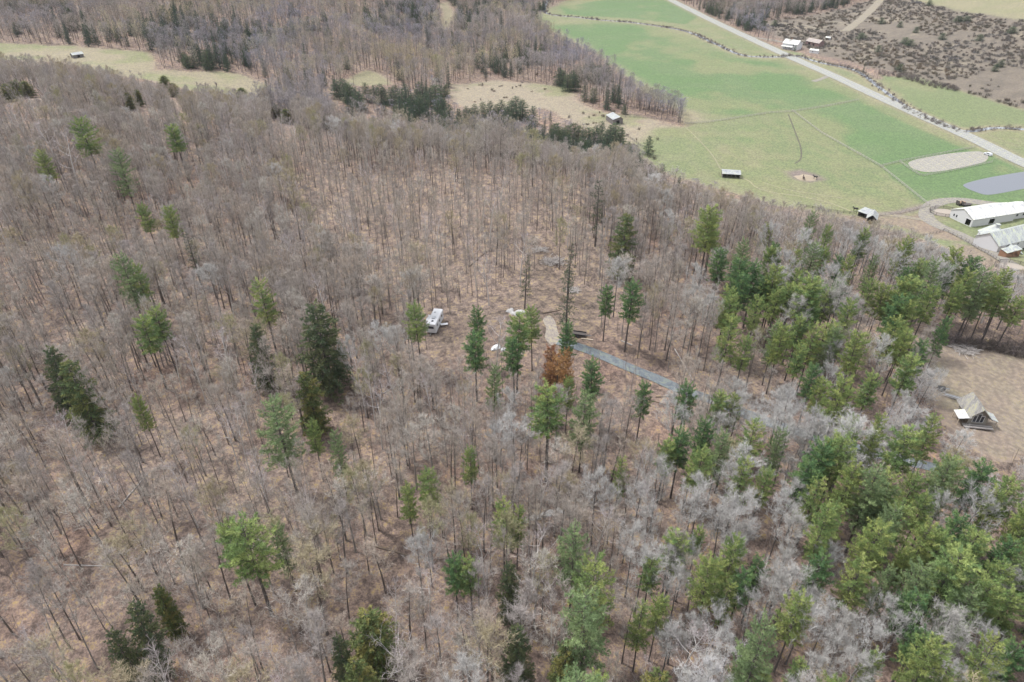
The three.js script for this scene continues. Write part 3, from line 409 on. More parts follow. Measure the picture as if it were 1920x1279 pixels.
// evergreens one can pick out in the photograph: crown top x, y, crown width
const PICKED = {
  pine: [[150, 226, 48], [217, 286, 40], [80, 284, 30], [325, 236, 30], [268, 383, 27], [315, 390, 32], [225, 480, 50], [250, 500, 34], [265, 598, 42], [292, 580, 38], [488, 532, 46], [257, 744, 28], [583, 795, 30], [628, 812, 32], [520, 985, 40], [800, 886, 44], [762, 908, 32], [880, 846, 24], [945, 944, 46], [970, 955, 32], [850, 1042, 46], [880, 1050, 40], [1080, 996, 66], [1208, 1140, 46], [780, 572, 42], [895, 580, 32], [925, 686, 34], [1000, 580, 36], [970, 598, 46], [1065, 612, 34], [1066, 710, 30], [1115, 682, 42], [1030, 738, 66], [1097, 740, 54], [1208, 718, 36], [1290, 722, 42], [1140, 537, 30], [1185, 535, 44], [1335, 395, 56], [1398, 452, 34], [1390, 490, 46], [1420, 498, 40], [1455, 505, 44], [1432, 520, 34], [1460, 540, 36], [1478, 534, 32], [1395, 520, 40], [1375, 558, 40], [1422, 560, 38], [1372, 600, 44], [1400, 634, 34], [1470, 612, 42], [1530, 530, 58], [1557, 545, 34], [1550, 468, 26], [1576, 484, 24], [1596, 485, 28], [1640, 480, 24], [1728, 488, 34], [1640, 528, 36], [1662, 536, 34], [1690, 528, 44], [1716, 524, 46], [1750, 540, 40], [1690, 560, 48], [1708, 572, 40], [1530, 615, 40], [1563, 613, 36], [1612, 630, 48], [1685, 600, 44], [1700, 622, 38], [1505, 650, 32], [1710, 668, 46], [1530, 690, 38], [1546, 714, 36], [1640, 706, 38], [1653, 782, 36], [1795, 470, 44], [1825, 486, 42], [1812, 510, 40], [1850, 506, 44], [1872, 522, 36], [1898, 512, 38], [1885, 545, 56], [1912, 560, 40], [1842, 540, 36], [1780, 500, 34],
    [1325, 788, 42], [1357, 806, 44], [1350, 735, 36], [1377, 746, 32], [1465, 806, 38], [1280, 810, 46], [1252, 824, 36], [1320, 848, 50], [1395, 868, 46], [1436, 880, 40], [1300, 852, 30], [1757, 789, 40], [1700, 806, 60], [1640, 806, 40], [1545, 836, 60], [1520, 872, 54], [1535, 905, 50], [1600, 870, 56], [1650, 880, 64], [1720, 890, 44], [1785, 872, 62], [1845, 870, 60], [1890, 892, 60], [1572, 940, 46], [1680, 950, 54], [1646, 980, 70], [1700, 1030, 40], [1740, 930, 40], [1800, 970, 58], [1880, 930, 50], [1770, 1008, 60], [1830, 1000, 56], [1795, 1030, 84], [1890, 1010, 54], [1880, 1060, 60], [1620, 1050, 60], [1670, 1060, 40], [1745, 1070, 66], [1860, 1090, 70], [1720, 1110, 60], [1830, 1115, 66], [1905, 1115, 60], [1505, 1120, 62], [1730, 1176, 52], [1425, 1058, 40], [1395, 1070, 50], [1368, 1098, 40], [1400, 1205, 50], [1910, 1220, 56], [1500, 1236, 30], [1435, 1270, 30], [1258, 830, 28], [1165, 862, 30], [1640, 1220, 30], [1310, 1000, 24], [1225, 1050, 40], [1240, 1120, 36]],
  hemlock: [[475, 610, 46], [575, 700, 46], [86, 655, 54], [128, 684, 62], [293, 1100, 36], [240, 1142, 58], [208, 1176, 46], [632, 1192, 44], [662, 1240, 62], [955, 1056, 42], [968, 1176, 56], [1056, 1218, 56], [1175, 405, 46], [1235, 1256, 66], [25, 150, 26], [45, 152, 22], [8, 158, 24], [255, 168, 16], [238, 174, 16], [305, 142, 20], [322, 156, 22], [450, 165, 26], [515, 196, 24], [535, 205, 22], [610, 214, 24]],
  thin: [[1125, 342, 38], [985, 480, 26], [1070, 455, 30], [1068, 515, 40], [350, 440, 26]],
  dead: [[1050, 672, 40], [1035, 650, 28], [1062, 660, 26], [1030, 690, 30]],
  spruce: [[282, 22, 20], [300, 30, 18], [325, 18, 22], [342, 24, 24], [365, 20, 24], [380, 30, 24], [395, 26, 26], [405, 34, 24], [410, 50, 20], [338, 12, 16], [270, 42, 18], [345, 50, 16], [385, 65, 18], [400, 68, 18], [568, 82, 16], [570, 130, 18], [685, 0, 20], [94, 14, 18], [436, 10, 14], [482, 80, 10],
    [628, 150, 26], [648, 156, 30], [666, 164, 28], [684, 156, 26], [712, 158, 28], [732, 164, 26], [752, 168, 28], [772, 176, 26], [796, 178, 26], [806, 166, 28], [826, 182, 28], [842, 196, 24], [874, 200, 24], [882, 204, 22], [918, 190, 26], [940, 188, 28], [958, 190, 30], [980, 188, 32], [1000, 200, 24], [1056, 240, 24], [1075, 232, 26], [1095, 244, 26], [1118, 236, 26], [1146, 236, 28], [1165, 240, 26], [1056, 132, 24], [1074, 132, 24], [1098, 122, 24], [1118, 124, 26], [1132, 128, 24], [640, 148, 34], [655, 160, 28], [672, 172, 26], [700, 160, 24], [720, 165, 22], [740, 160, 24], [815, 160, 34], [818, 190, 26], [832, 206, 22], [780, 168, 20], [760, 158, 24], [890, 196, 24], [905, 192, 22], [930, 196, 22], [968, 182, 40], [950, 200, 26], [860, 205, 24], [1050, 128, 26], [1065, 140, 26], [1088, 124, 24], [1110, 118, 28], [1125, 122, 22], [1140, 120, 26], [1080, 140, 24], [1045, 232, 26], [1065, 236, 26], [1085, 236, 24], [1105, 240, 30], [1128, 228, 26], [1155, 232, 36], [1140, 245, 26], [1172, 195, 14], [1218, 256, 22], [1180, 266, 18], [1200, 290, 20], [1220, 305, 16], [1244, 308, 16], [895, 10, 18], [910, 25, 18], [940, 22, 20], [800, 55, 16], [905, 98, 16], [1005, 70, 16], [1022, 70, 14], [866, 80, 14], [830, 60, 16],
    [1454, 38, 14], [1617, 62, 20], [1655, 34, 14], [1690, 40, 12], [1745, 0, 14], [1700, 70, 20], [1710, 74, 20], [1800, 30, 20], [1815, 30, 18], [1902, 50, 20], [1690, 120, 14], [1870, 120, 14], [1880, 112, 16], [1650, 85, 14], [1770, 62, 16], [1840, 64, 16], [1720, 50, 12]],
};
treeAt('pine', 515, 756, 78, { variant: 5, label: 'large pale yellow-green white pine with tiered limbs beside two small pines', sv: 0.95 });
treeAt('pine', 455, 986, 96, { variant: 0, label: 'big bushy mid-green pine with a broad crown and forked dark trunk', sv: 1.0 });
treeAt('pine', 428, 985, 50, { variant: 2, label: 'smaller pine pressed against the big bushy forked pine', sv: 0.95 });
treeAt('hemlock', 592, 572, 80, { variant: 2, label: 'tallest dark hemlock, a broad blackish green cone among bare trees', sv: 1.15 });
treeAt('hemlock', 690, 1150, 84, { variant: 1, label: 'large rounded olive-green hemlock with two smaller ones at its foot', sv: 0.9 });
treeAt('pine', 890, 632, 48, { variant: 4, label: 'deep green cone-shaped pine below the camper yard', sv: 0.9 });
treeAt('pine', 965, 640, 42, { variant: 4, label: 'dark green pine between the white tarp and the rusty pines', sv: 0.85 });
treeAt('pine', 1118, 1060, 82, { variant: 3, label: 'tall light green pine rising behind a pale grey-green pine', sv: 1.1 });
treeAt('pine', 1108, 1116, 96, { variant: 5, label: 'broad pale grey-green pine in front of a taller pine', sv: 1.0 });
treeAt('pine', 1440, 1180, 74, { variant: 5, label: 'broad dark-bellied pine with yellow-green top beside silvery trees', sv: 1.0 });
treeAt('bud', 1425, 620, 26, { variant: 2, label: 'narrow tan cone-shaped tree in front of green pines', sv: 0.8 });
treeAt('birch', 865, 800, 46, { variant: 0, label: 'white-branched birch below the deep green pines' });
for (const [x, y, w] of [[415, 770, 50], [470, 680, 40], [100, 780, 50], [240, 680, 40], [200, 870, 44], [350, 640, 60], [310, 640, 40], [80, 230, 60], [25, 200, 40], [110, 250, 50], [360, 900, 44], [330, 880, 60], [500, 1185, 44], [1040, 1085, 46], [700, 720, 60], [280, 1230, 50], [600, 520, 40], [150, 850, 40], [730, 1090, 36], [1210, 1240, 46], [1110, 1250, 40], [690, 700, 40]]) treeAt('birch', x, y, w);
for (const [x, y, w] of [[665, 880, 60], [690, 870, 60], [845, 915, 70], [800, 950, 60], [880, 980, 50], [945, 895, 56], [950, 975, 60], [1020, 1050, 54], [735, 85, 50], [770, 105, 40], [540, 325, 56], [620, 965, 26], [868, 720, 28], [1000, 250, 40], [1150, 270, 36], [820, 105, 40]]) treeAt('bud', x, y, w);
for (const [x, y, w] of [[740, 615, 44], [650, 640, 44], [990, 780, 44], [930, 800, 60], [960, 730, 50], [1030, 770, 40], [1120, 900, 70], [1190, 1000, 70], [1210, 1030, 80], [1240, 870, 70], [1320, 900, 70], [1370, 880, 60], [1300, 930, 70], [1360, 960, 60], [1200, 910, 60], [1150, 920, 50], [1400, 990, 50], [1480, 930, 64], [1500, 980, 70], [1380, 1010, 60], [1480, 1040, 56], [1570, 1030, 64], [1530, 1100, 50], [1290, 1020, 60], [1420, 1120, 60], [1350, 1140, 66], [1310, 1160, 56], [1560, 1140, 66], [1600, 1160, 70], [1660, 1120, 60], [1640, 1180, 80], [1580, 1200, 70], [1790, 1160, 100], [1850, 1180, 80], [1690, 1160, 60], [1620, 1230, 80], [1540, 1240, 70], [1840, 925, 80], [1770, 935, 56], [1900, 1065, 60], [1790, 1240, 80], [1860, 1250, 60], [1390, 740, 60], [1420, 770, 60], [1360, 780, 50], [1480, 770, 60], [1560, 690, 50], [1570, 640, 44], [1660, 640, 60], [1700, 740, 44], [1700, 700, 40], [1600, 560, 50], [1560, 500, 60], [1580, 540, 60], [1500, 560, 60], [1480, 480, 60], [1520, 440, 60], [1330, 560, 50], [1300, 540, 50], [1310, 500, 40], [1350, 470, 40], [1720, 460, 60], [1690, 480, 60], [1760, 490, 60], [1160, 490, 50], [1250, 360, 40], [1260, 400, 40], [1450, 420, 50], [1600, 440, 60], [1650, 450, 50], [1820, 1060, 40], [1260, 1180, 50], [390, 500, 44], [370, 510, 40], [800, 1000, 50], [780, 1020, 60], [110, 470, 50]]) treeAt('silver', x, y, w);
for (const k in PICKED) for (const [x, y, w] of PICKED[k]) treeAt(k, x, y, w, k === 'hemlock' && y < 220 ? { variant: 1, sv: 0.5 } : k === 'spruce' ? (y > 112 && x > 600 && x < 1250 ? { variant: 3 + (x % 2), sv: Math.min(0.9, w / 30) } : x > 1440 ? { variant: 4, sv: 0.42 } : { variant: x % 3 }) : {});

crowns.push([796, 832, 582, 630, 150]); // the camper shows too
const VISIBLE = ['valley', 'meadow', 'midClearing', 'smallClearing', 'cutStrip', 'cabinField', 'scrub', 'upperField'];
// the rest of the woods: a jittered grid, kinds by where in the woods they stand
{
  const r = rng(4242), lanes = [['gravelDrive', 3.2], ['road', 9], ['farmDrive', 5], ['skidTrail', 6]], cell = 3.6;
  for (let d = 20; d < 1150; d += cell * (d > 430 ? 1.75 : 1)) for (let x = -0.86 * (d + 70); x < 0.86 * (d + 70); x += cell * (d > 430 ? 1.75 : 1)) {
    const X = x + (r() - 0.5) * cell * 1.5, D = d + (r() - 0.5) * cell * 1.5, u = r(), q = r(), y = height(X, D), [px, py] = pixel(X, y + 12, D), base = pixel(X, y, D);
    if (px < -170 || px > 2090 || base[1] < -40 || py > 1460) continue;
    let open = -99; for (const k of OPEN) open = Math.max(open, R[k].dist(X, D)); if (open > -1.2) continue;
    if (lanes.some(([k, w]) => laneDist(LANES[k], X, D) < w)) continue;
    if (claimed.some(([cx, cd, cr]) => (cx - X) ** 2 + (cd - D) ** 2 < cr * cr)) continue;
    const beyond = D - crest(X) > 95; // a tree never stands before open ground which the photograph shows: it is smaller there, or missing
    const keepOff = beyond ? VISIBLE : [...VISIBLE, 'spruceBand']; let tall = 0, tops = [];
    for (const hh of beyond ? [13, 9, 6] : [16, 11.5, 7.5]) { tops = [0.45, 0.75, 1].map((t) => pixel(X, y + hh * t, D)); if (!tops.some((t) => keepOff.some((n) => R[n].shows(t[0] + (q - 0.5) * 14, t[1] + (u - 0.5) * 10)))) { tall = hh; break; } }
    if (!tall) continue; const small = tall / (beyond ? 13 : 16);
    if (!beyond && [base, pixel(X, y + 4, D), ...tops].some((t) => R.driveSeen.shows(t[0], t[1]) || (q < 0.8 && (R.yard.shows(t[0], t[1]) || R.cutTrack.shows(t[0], t[1]))))) continue;
    if (!beyond && u < 0.9 && crowns.some(([x0, x1, y0, y1, cd]) => D < cd && tops.some((t) => t[0] > x0 && t[0] < x1 && t[1] > y0 && t[1] < y1))) continue; // it would hide an evergreen that shows
    if (beyond) {
      const clump = fbm(X / 55, D / 55, 620, 3); if (r() < 0.03 + 0.4 * sm(0.56, 0.68, clump)) { plant('spruce', X, D, (0.7 + 0.5 * r()) * small, (0.55 + 0.5 * r()) * small, r); continue; }
      if (u < 0.1) continue;
      if (tops.some((t) => R.spruceBand.shows(t[0], t[1]))) { if (q < 0.6) plant('far', X, D, 0.5 + 0.3 * u, 0.28 + 0.2 * u, r, { variant: Math.floor(r() * 4) }); continue; }
      const buff = fbm(X / 60, D / 60, 500) > 0.56; plant('far', X, D, (0.75 + 0.6 * q) * Math.sqrt(small), (0.65 + 0.45 * r()) * small, r, { variant: buff && r() < 0.5 ? 3 : Math.floor(r() * 3) }); continue;
    }
    const belt = sm(1290, 1380, px) * sm(395, 450, py - (px - 1300) * 0.16) * (1 - sm(690, 740, py)), lowR = sm(690, 800, py + (px - 1100) * 0.1);
    const slope = R.bareSlope.in(X, D, 10), pinesE = sm(1150, 1500, px + (py - 900) * 0.5) * sm(430, 560, py + (px - 1500) * 0.12), patchy = fbm(X / 24, D / 24, 700), deep = sm(1480, 1640, px) * sm(800, 900, py);
    let kind = 'hardwood'; const gap = fbm(X / 17, D / 17, 811, 3);
    if (u < slope * 0.4 || gap < 0.24 || (gap < 0.44 && u < 0.34)) continue;
    if ((pinesE > 0.2 || belt > 0.3) && q < Math.max(pinesE * (0.18 + 0.34 * deep), belt * 0.3) * (patchy > 0.42 ? 1.4 : 0.35)) kind = 'pine';
    else if (pinesE > 0.15 && q < pinesE * (0.3 + 0.5 * lowR)) kind = 'silver';
    else if (slope > 0.3 || patchy < 0.42) kind = q > 0.94 ? 'birch' : q > 0.9 ? 'bud' : 'pole';
    else kind = q > 0.955 ? 'birch' : q > 0.94 ? 'silver' : q > 0.87 ? 'bud' : q > 0.56 ? 'pole' : 'hardwood';
    if (u > 0.93 && kind !== 'pine') continue;
    if (kind === 'pine' && ['cabinField', 'valley'].some((n) => [17, 21].some((hh) => { const t = pixel(X, y + hh, D); return R[n].shows(t[0], t[1]) || R[n].shows(t[0] + 25, t[1] + 12); }))) continue;
    if (small < 1 && kind === 'pine') kind = 'hardwood';
    const s = (0.72 + 0.5 * r()) * (kind === 'pine' ? 0.76 : 1) * Math.sqrt(small); plant(kind, X, D, s, (kind === 'pine' ? 0.66 + 0.36 * r() : (0.46 + 0.56 * Math.sqrt(r())) * small), r);
  }
  // low growth: saplings, stream banks, the scrub hill
  for (let k = 0; k < 6500; k++) { const D = 25 + 330 * Math.sqrt(r()) , X = (r() - 0.5) * 1.7 * (D + 60); let open = -99; for (const n of OPEN) open = Math.max(open, R[n].dist(X, D)); if (open > 0 || D > crest(X) + 30 || laneDist(LANES.gravelDrive, X, D) < 3) continue; plant('sapling', X, D, 0.6 + 0.9 * r(), 0.5 + 0.9 * r(), r); }
  for (const q of LANES.stream.p) for (let k = 0; k < 5; k++) { const s = (r() - 0.5) * 7; if (r() < 0.3 + 0.6 * noise(q.x / 14, q.z / 14, 71)) { const f = 0.25 + 0.95 * r() * r(); plant('brush', q.x + s + (r() - 0.5) * 3, q.z + (r() - 0.5) * 6, f + 0.15, f + 0.1, r); } }
  for (let k = 0; k < 34000; k++) {
    const D = 420 + 800 * r(), X = 150 + 650 * r(); if (R.scrub.dist(X, D) < 1 || R.upperField.dist(X, D) > -3 || laneDist(LANES.skidTrail, X, D) < 6 || laneDist(LANES.hillTrail, X, D) < 4) continue;
    const n = fbm(X / 40, D / 40, 900), low = sm(0.3, 0.5, n); if (r() > low * 0.62) continue; plant('scrubBush', X, D, 0.6 + 1.1 * r(), 0.5 + 0.9 * r(), r);
  }
  for (const [a, b, c, e] of [[1240, 300, 1080, 205], [1060, 150, 880, 180], [1200, 300, 1120, 260]]) for (let k = 0; k < 26; k++) { const t = r(), g = ground(lerp(a, c, t) + (r() - 0.5) * 60, lerp(b, e, t) + (r() - 0.5) * 40); plant('scrubBush', g.x, g.d, 0.4 + 0.7 * r(), 0.4 + 0.8 * r(), r); }
  for (let k = 0; k < 90; k++) { const t = k / 90, g = ground(lerp(1650, 1800, t) + (r() - 0.5) * 10, lerp(136, 172, t) + (r() - 0.5) * 8); plant('brush', g.x, g.d, 0.8 + 0.6 * r(), 0.8 + 0.6 * r(), r); }
  for (let k = 0; k < 60; k++) { const t = k / 60, g = ground(lerp(1180, 1282, t) + (r() - 0.5) * 14, lerp(190, 222, t) + (r() - 0.5) * 22); plant('far', g.x, g.d, 0.7 + 0.4 * r(), 0.5 + 0.3 * r(), r); }
  for (let k = 0; k < 46; k++) { const t = k / 46, g = ground(lerp(1750, 1925, t) + (r() - 0.5) * 6, lerp(636, 668, t) + (r() - 0.5) * 8); plant('brush', g.x, g.d, 0.8 + 0.5 * r(), 0.9 + 0.7 * r(), r); }
}
{ // the ones that show largest stand on their own, the rest of each kind becomes one mass
  const byKind = {}; for (const p of placed) (byKind[p.kind] ||= []).push(p);
  const q = new THREE.Quaternion(), e = new THREE.Euler(), m = new THREE.Matrix4(), tint = new THREE.Color(), r = rng(99);
  for (const kind in byKind) {
    const list = byKind[kind].sort((a, b) => (b.keep ? 1 : 0) - (a.keep ? 1 : 0) || b.size - a.size), n = kind === 'sapling' ? 0 : 300, protos = {};
    const inView = (p) => { const [px, py] = pixel(p.x, p.y + 8, p.d); return px > -20 && px < 1940 && py > -20 && py < 1320; };
    const solo = list.filter(inView).slice(0, n), set = new Set(solo), rest = list.filter((p) => !set.has(p));
    for (const p of solo) {
      const [name, label, category, group] = SPEC[kind], t = KIND[kind][p.variant]; let o = protos[p.variant];
      if (!o) { o = protos[p.variant] = new THREE.Group(); part(o, 'trunk', t.tg, barkMat); part(o, 'crown', t.kg, evergreen.has(kind) ? needleMat : twigMat); } else o = o.clone();
      o.name = numbered(name); o.position.set(p.x, p.y, -p.d); o.rotation.set(p.lx, p.turn, p.lz); o.scale.set(p.sx, p.sy, p.sx); const say = LOOK[kind] ? `${LOOK[kind][p.variant]} ${where(p)}` : label; tag(o, p.label || say, category, p.label ? null : group); scene.add(o);
    }
    if (!rest.length) continue;
    const spec = STUFF[kind] || [SPEC[kind][0].replace('_tree', '_stand'), 'rest of the ' + SPEC[kind][3], 'forest'], box = new THREE.Group(); box.name = spec[0]; tag(box, spec[1], spec[2], null, 'stuff'); scene.add(box);
    KIND[kind].forEach((t, v) => {
      const ps = rest.filter((p) => p.variant === v); if (!ps.length) return;
      const im = shadow(new THREE.InstancedMesh(whole(t), forestMat, ps.length)); im.name = 'tree_mass'; im.userData.kind = 'stuff';
      ps.forEach((p, i) => { q.setFromEuler(e.set(p.lx, p.turn, p.lz)); m.compose(v3(p.x, p.y, -p.d), q, v3(p.sx, p.sy, p.sx)); im.setMatrixAt(i, m); const f = kind === 'far' || kind === 'scrubBush', k = f ? 0.72 + 0.6 * fbm(p.x / 35, p.d / 35, 333, 3) + 0.2 * (r() - 0.5) : 0.86 + 0.28 * r(), h = f ? (fbm(p.x / 50, p.d / 50, 444, 2) - 0.5) * 0.3 : 0; im.setColorAt(i, tint.setRGB(k * (0.97 + h + 0.06 * r()), k * (1 + h * 0.5), k * (0.96 - h + 0.08 * r()))); });
      box.add(im);
    });
    console.log(kind, 'solo', solo.length, 'rest', rest.length);
  }
  let tris = 0; for (const k in KIND) for (const t of KIND[k]) tris += (t.tg.index.count + t.kg.index.count) / 3; console.log('tree triangles', tris);
}
// ---------------------------------------------------------------- buildings
const white = mat(0.55, 0.55, 0.565, 0.6), paleWall = mat(0.42, 0.43, 0.45, 0.8), whiteRoof = mat(0.72, 0.72, 0.72, 0.5, { map: gravelTex }), mintRoof = mat(0.46, 0.485, 0.49, 0.6, { map: gravelTex }), tinRoof = mat(0.42, 0.435, 0.46, 0.5, { map: gravelTex }), rustRoof = mat(0.4, 0.34, 0.325, 0.6, { map: gravelTex }), greyBoard = mat(0.15, 0.135, 0.13, 0.95), darkWood = mat(0.07, 0.06, 0.055, 0.95), dark = mat(0.018, 0.018, 0.02, 0.7), glassy = mat(0.03, 0.035, 0.045, 0.15), shingle = mat(0.34, 0.325, 0.31, 0.9, { map: gravelTex }), brick = mat(0.36, 0.2, 0.13, 0.9, { map: gravelTex }), wood = mat(0.3, 0.21, 0.14, 0.9), paleWood = mat(0.5, 0.42, 0.33, 0.9), logBark = mat(0.17, 0.13, 0.1, 1), greyStick = mat(0.36, 0.33, 0.31, 1), stone = mat(0.36, 0.35, 0.34, 0.95), rubber = mat(0.02, 0.02, 0.02, 0.8), steel = mat(0.2, 0.21, 0.22, 0.5, { metalness: 0.5 }), concrete = mat(0.4, 0.39, 0.37, 0.95);
for (const m of [shingle]) m.side = THREE.DoubleSide;
const flat = (pos) => { const g = new THREE.BufferGeometry(); g.setAttribute('position', new THREE.Float32BufferAttribute(pos, 3)); const uv = []; for (let i = 0; i < pos.length; i += 3) uv.push((pos[i] + pos[i + 2] * 0.3) / 6, (pos[i + 1] + pos[i + 2]) / 6); g.setAttribute('uv', new THREE.Float32BufferAttribute(uv, 2)); g.computeVertexNormals(); return g; };
function slab(a, b, c, d, th) { // a plate of thickness th below the corners a b c d
  const n = new THREE.Vector3().subVectors(b, a).cross(new THREE.Vector3().subVectors(d, a)).normalize(); if (n.y < 0) n.negate();
  const t = [a, b, c, d], u = t.map((p) => p.clone().addScaledVector(n, -th)), pos = [], q = (...v) => { for (const i of [0, 1, 2, 0, 2, 3]) pos.push(v[i].x, v[i].y, v[i].z); };
  q(...t); q(u[3], u[2], u[1], u[0]); for (let i = 0; i < 4; i++) { const j = (i + 1) % 4; q(t[j], t[i], u[i], u[j]); } return flat(pos);
}
function bx(w, h, d, x, y, z) { const g = new THREE.BoxGeometry(w, h, d); g.translate(x, y, z); return g; }
function site(A, B) { const a = ground(...A), b = ground(...B), dx = b.x - a.x, dz = -(b.d - a.d); return { pos: V(a), turn: Math.atan2(-dz, dx), L: Math.hypot(dx, dz) }; }
function across(A, B, Cc) { const a = ground(...A), b = ground(...B), c = ground(...Cc), ux = b.x - a.x, ud = b.d - a.d, l = Math.hypot(ux, ud); return Math.abs((c.x - a.x) * ud - (c.d - a.d) * ux) / l; }
// local frame: front wall from (0,0) to (L,0) at z = 0, the building reaches back to z = -D
function gabled(o) { // four walls with real openings, a roof of two slopes; open: front left out
  const s = o.at || site(o.A, o.B), L = o.L || s.L, D = o.D, w = o.wall, rg = o.ridge, ov = o.over ?? 0.5, g = thing(o.name, o.label, o.category, s.pos, s.turn, o.group), base = -1.2, T = 0.18, zAxis = o.axis === 'z', pkf = o.peak ?? 0.5, open = new Set(o.open || []);
  for (const face of ['front', 'back', 'left', 'right']) {
    if (open.has(face)) continue;
    const fb = face === 'front' || face === 'back', W = fb ? L : D - 2 * T, gable = fb === zAxis, sh = new THREE.Shape(), u0 = fb ? 0 : T, ht = (u) => { const k = zAxis ? u / L : u / D; return k < pkf ? lerp(w, rg, k / pkf) : lerp(rg, w, (k - pkf) / Math.max(1e-3, 1 - pkf)); };
    sh.moveTo(u0, base); sh.lineTo(u0 + W, base); if (gable) { sh.lineTo(u0 + W, ht(u0 + W)); sh.lineTo(pkf * (zAxis ? L : D), rg); sh.lineTo(u0, ht(u0)); } else { const hh = zAxis ? w : fb ? w : w; sh.lineTo(u0 + W, hh); sh.lineTo(u0, hh); } sh.closePath();
    for (const [name, f, u, y, ww, hh] of o.openings || []) if (f === face) { const h = new THREE.Path(), b = y < 0.05 ? 0.03 : y; h.moveTo(u - ww / 2, b); h.lineTo(u - ww / 2, y + hh); h.lineTo(u + ww / 2, y + hh); h.lineTo(u + ww / 2, b); h.closePath(); sh.holes.push(h); }
    const q = new THREE.ExtrudeGeometry(sh, { depth: T, bevelEnabled: false }); // shape runs along x; side walls run backwards from the front
    if (face === 'front') q.translate(0, 0, -T); else if (face === 'back') q.translate(0, 0, -D); else { q.rotateY(Math.PI / 2); if (face === 'right') q.translate(L - T, 0, 0); }
    part(g, 'wall', q, o.wallMat);
  }
  const roof = new THREE.Group(), th = o.th ?? 0.16, up = 0.03 + th, W = zAxis ? L : D; g.add(roof); roof.name = 'roof';
  const P = (u, y, v) => (zAxis ? v3(u, y, -v) : v3(v, y, -u)), V0 = -ov, V1 = (zAxis ? D : L) + ov, pk = pkf * W;
  for (const [e, side] of [[0, 0], [W, 1]]) { const k = Math.min(1.2, (rg - w) / Math.max(0.3, Math.abs(pk - e))), out = e === 0 ? -ov : W + ov, ye = w - k * ov; if (Math.abs(pk - e) < 0.3) continue; part(roof, 'roof_slope', slab(P(out, ye + up, V0), P(out, ye + up, V1), P(pk, rg + up, V1), P(pk, rg + up, V0), th), o.roofMats ? o.roofMats[side] : o.roofMat); }
  for (const [name, face, u, y, ww, hh] of o.openings || []) {
    const fr = face === 'front', at = (a, b, c, dz) => (fr ? bx(a, b, c, u, y + hh / 2, dz) : bx(c, b, a, face === 'left' ? -dz : L + dz, y + hh / 2, -u));
    if (name === 'window') { const p = part(g, 'window', at(ww + 0.02, hh + 0.02, 0.04, -0.09), glassy); part(p, 'sill', fr ? bx(ww + 0.25, 0.1, 0.2, u, y - 0.06, 0.06) : bx(0.2, 0.1, ww + 0.25, face === 'left' ? -0.06 : L + 0.06, y - 0.06, -u), white); }
    else { const a = fr ? bx(ww + 0.3, 0.14, 0.1, u, y + hh + 0.08, 0.053) : bx(0.1, 0.14, ww + 0.3, face === 'left' ? -0.053 : L + 0.053, y + hh + 0.08, -u); part(g, 'door_frame', a, o.wallMat); }
  }
  return { g, L, D, s };
}
{ // the white riding barn: long low gabled hall with a lower end block
  const A = [1820, 426], B = [1899, 414], D = across(A, B, [1791, 405]), s = site(A, B), L = s.L;
  const b = gabled({ name: 'riding_barn', label: 'long white riding barn with a low white roof beside the gravel loop', category: 'barn', A, B, D, wall: 3.6, ridge: 6.4, roofMat: whiteRoof, wallMat: white, over: 0.3, openings: [['door', 'left', 2.2, 0, 2.6, 3, dark], ['door', 'front', L * 0.47, 0, 3.2, 2.6, dark], ['window', 'left', D * 0.7, 1.2, 0.8, 1.2, glassy], ['window', 'left', D * 0.82, 1.2, 0.8, 1.2, glassy]] });
  const e = new THREE.Group(); e.name = 'end_block'; e.position.x = L + 0.02; b.g.add(e); const L2 = 13;
  part(e, 'wall', bx(L2, 4.2, D - 2, L2 / 2, 0.9, -D / 2 - 0.2), white); part(e, 'roof_slope', slab(v3(0.05, 3.2, -0.6), v3(L2 + 0.4, 3.2, -0.6), v3(L2 - 3, 5.9, -D / 2), v3(0.05, 5.9, -D / 2), 0.15), whiteRoof); part(e, 'roof_slope', slab(v3(0.05, 3.2, -D + 0.6), v3(L2 + 0.4, 3.2, -D + 0.6), v3(L2 - 3, 5.9, -D / 2 - 0.02), v3(0.05, 5.9, -D / 2 - 0.02), 0.15), whiteRoof);
  for (const x of [3, 7]) part(e, 'window', bx(1, 1, 0.12, x, 1.8, -1.13), glassy);
}
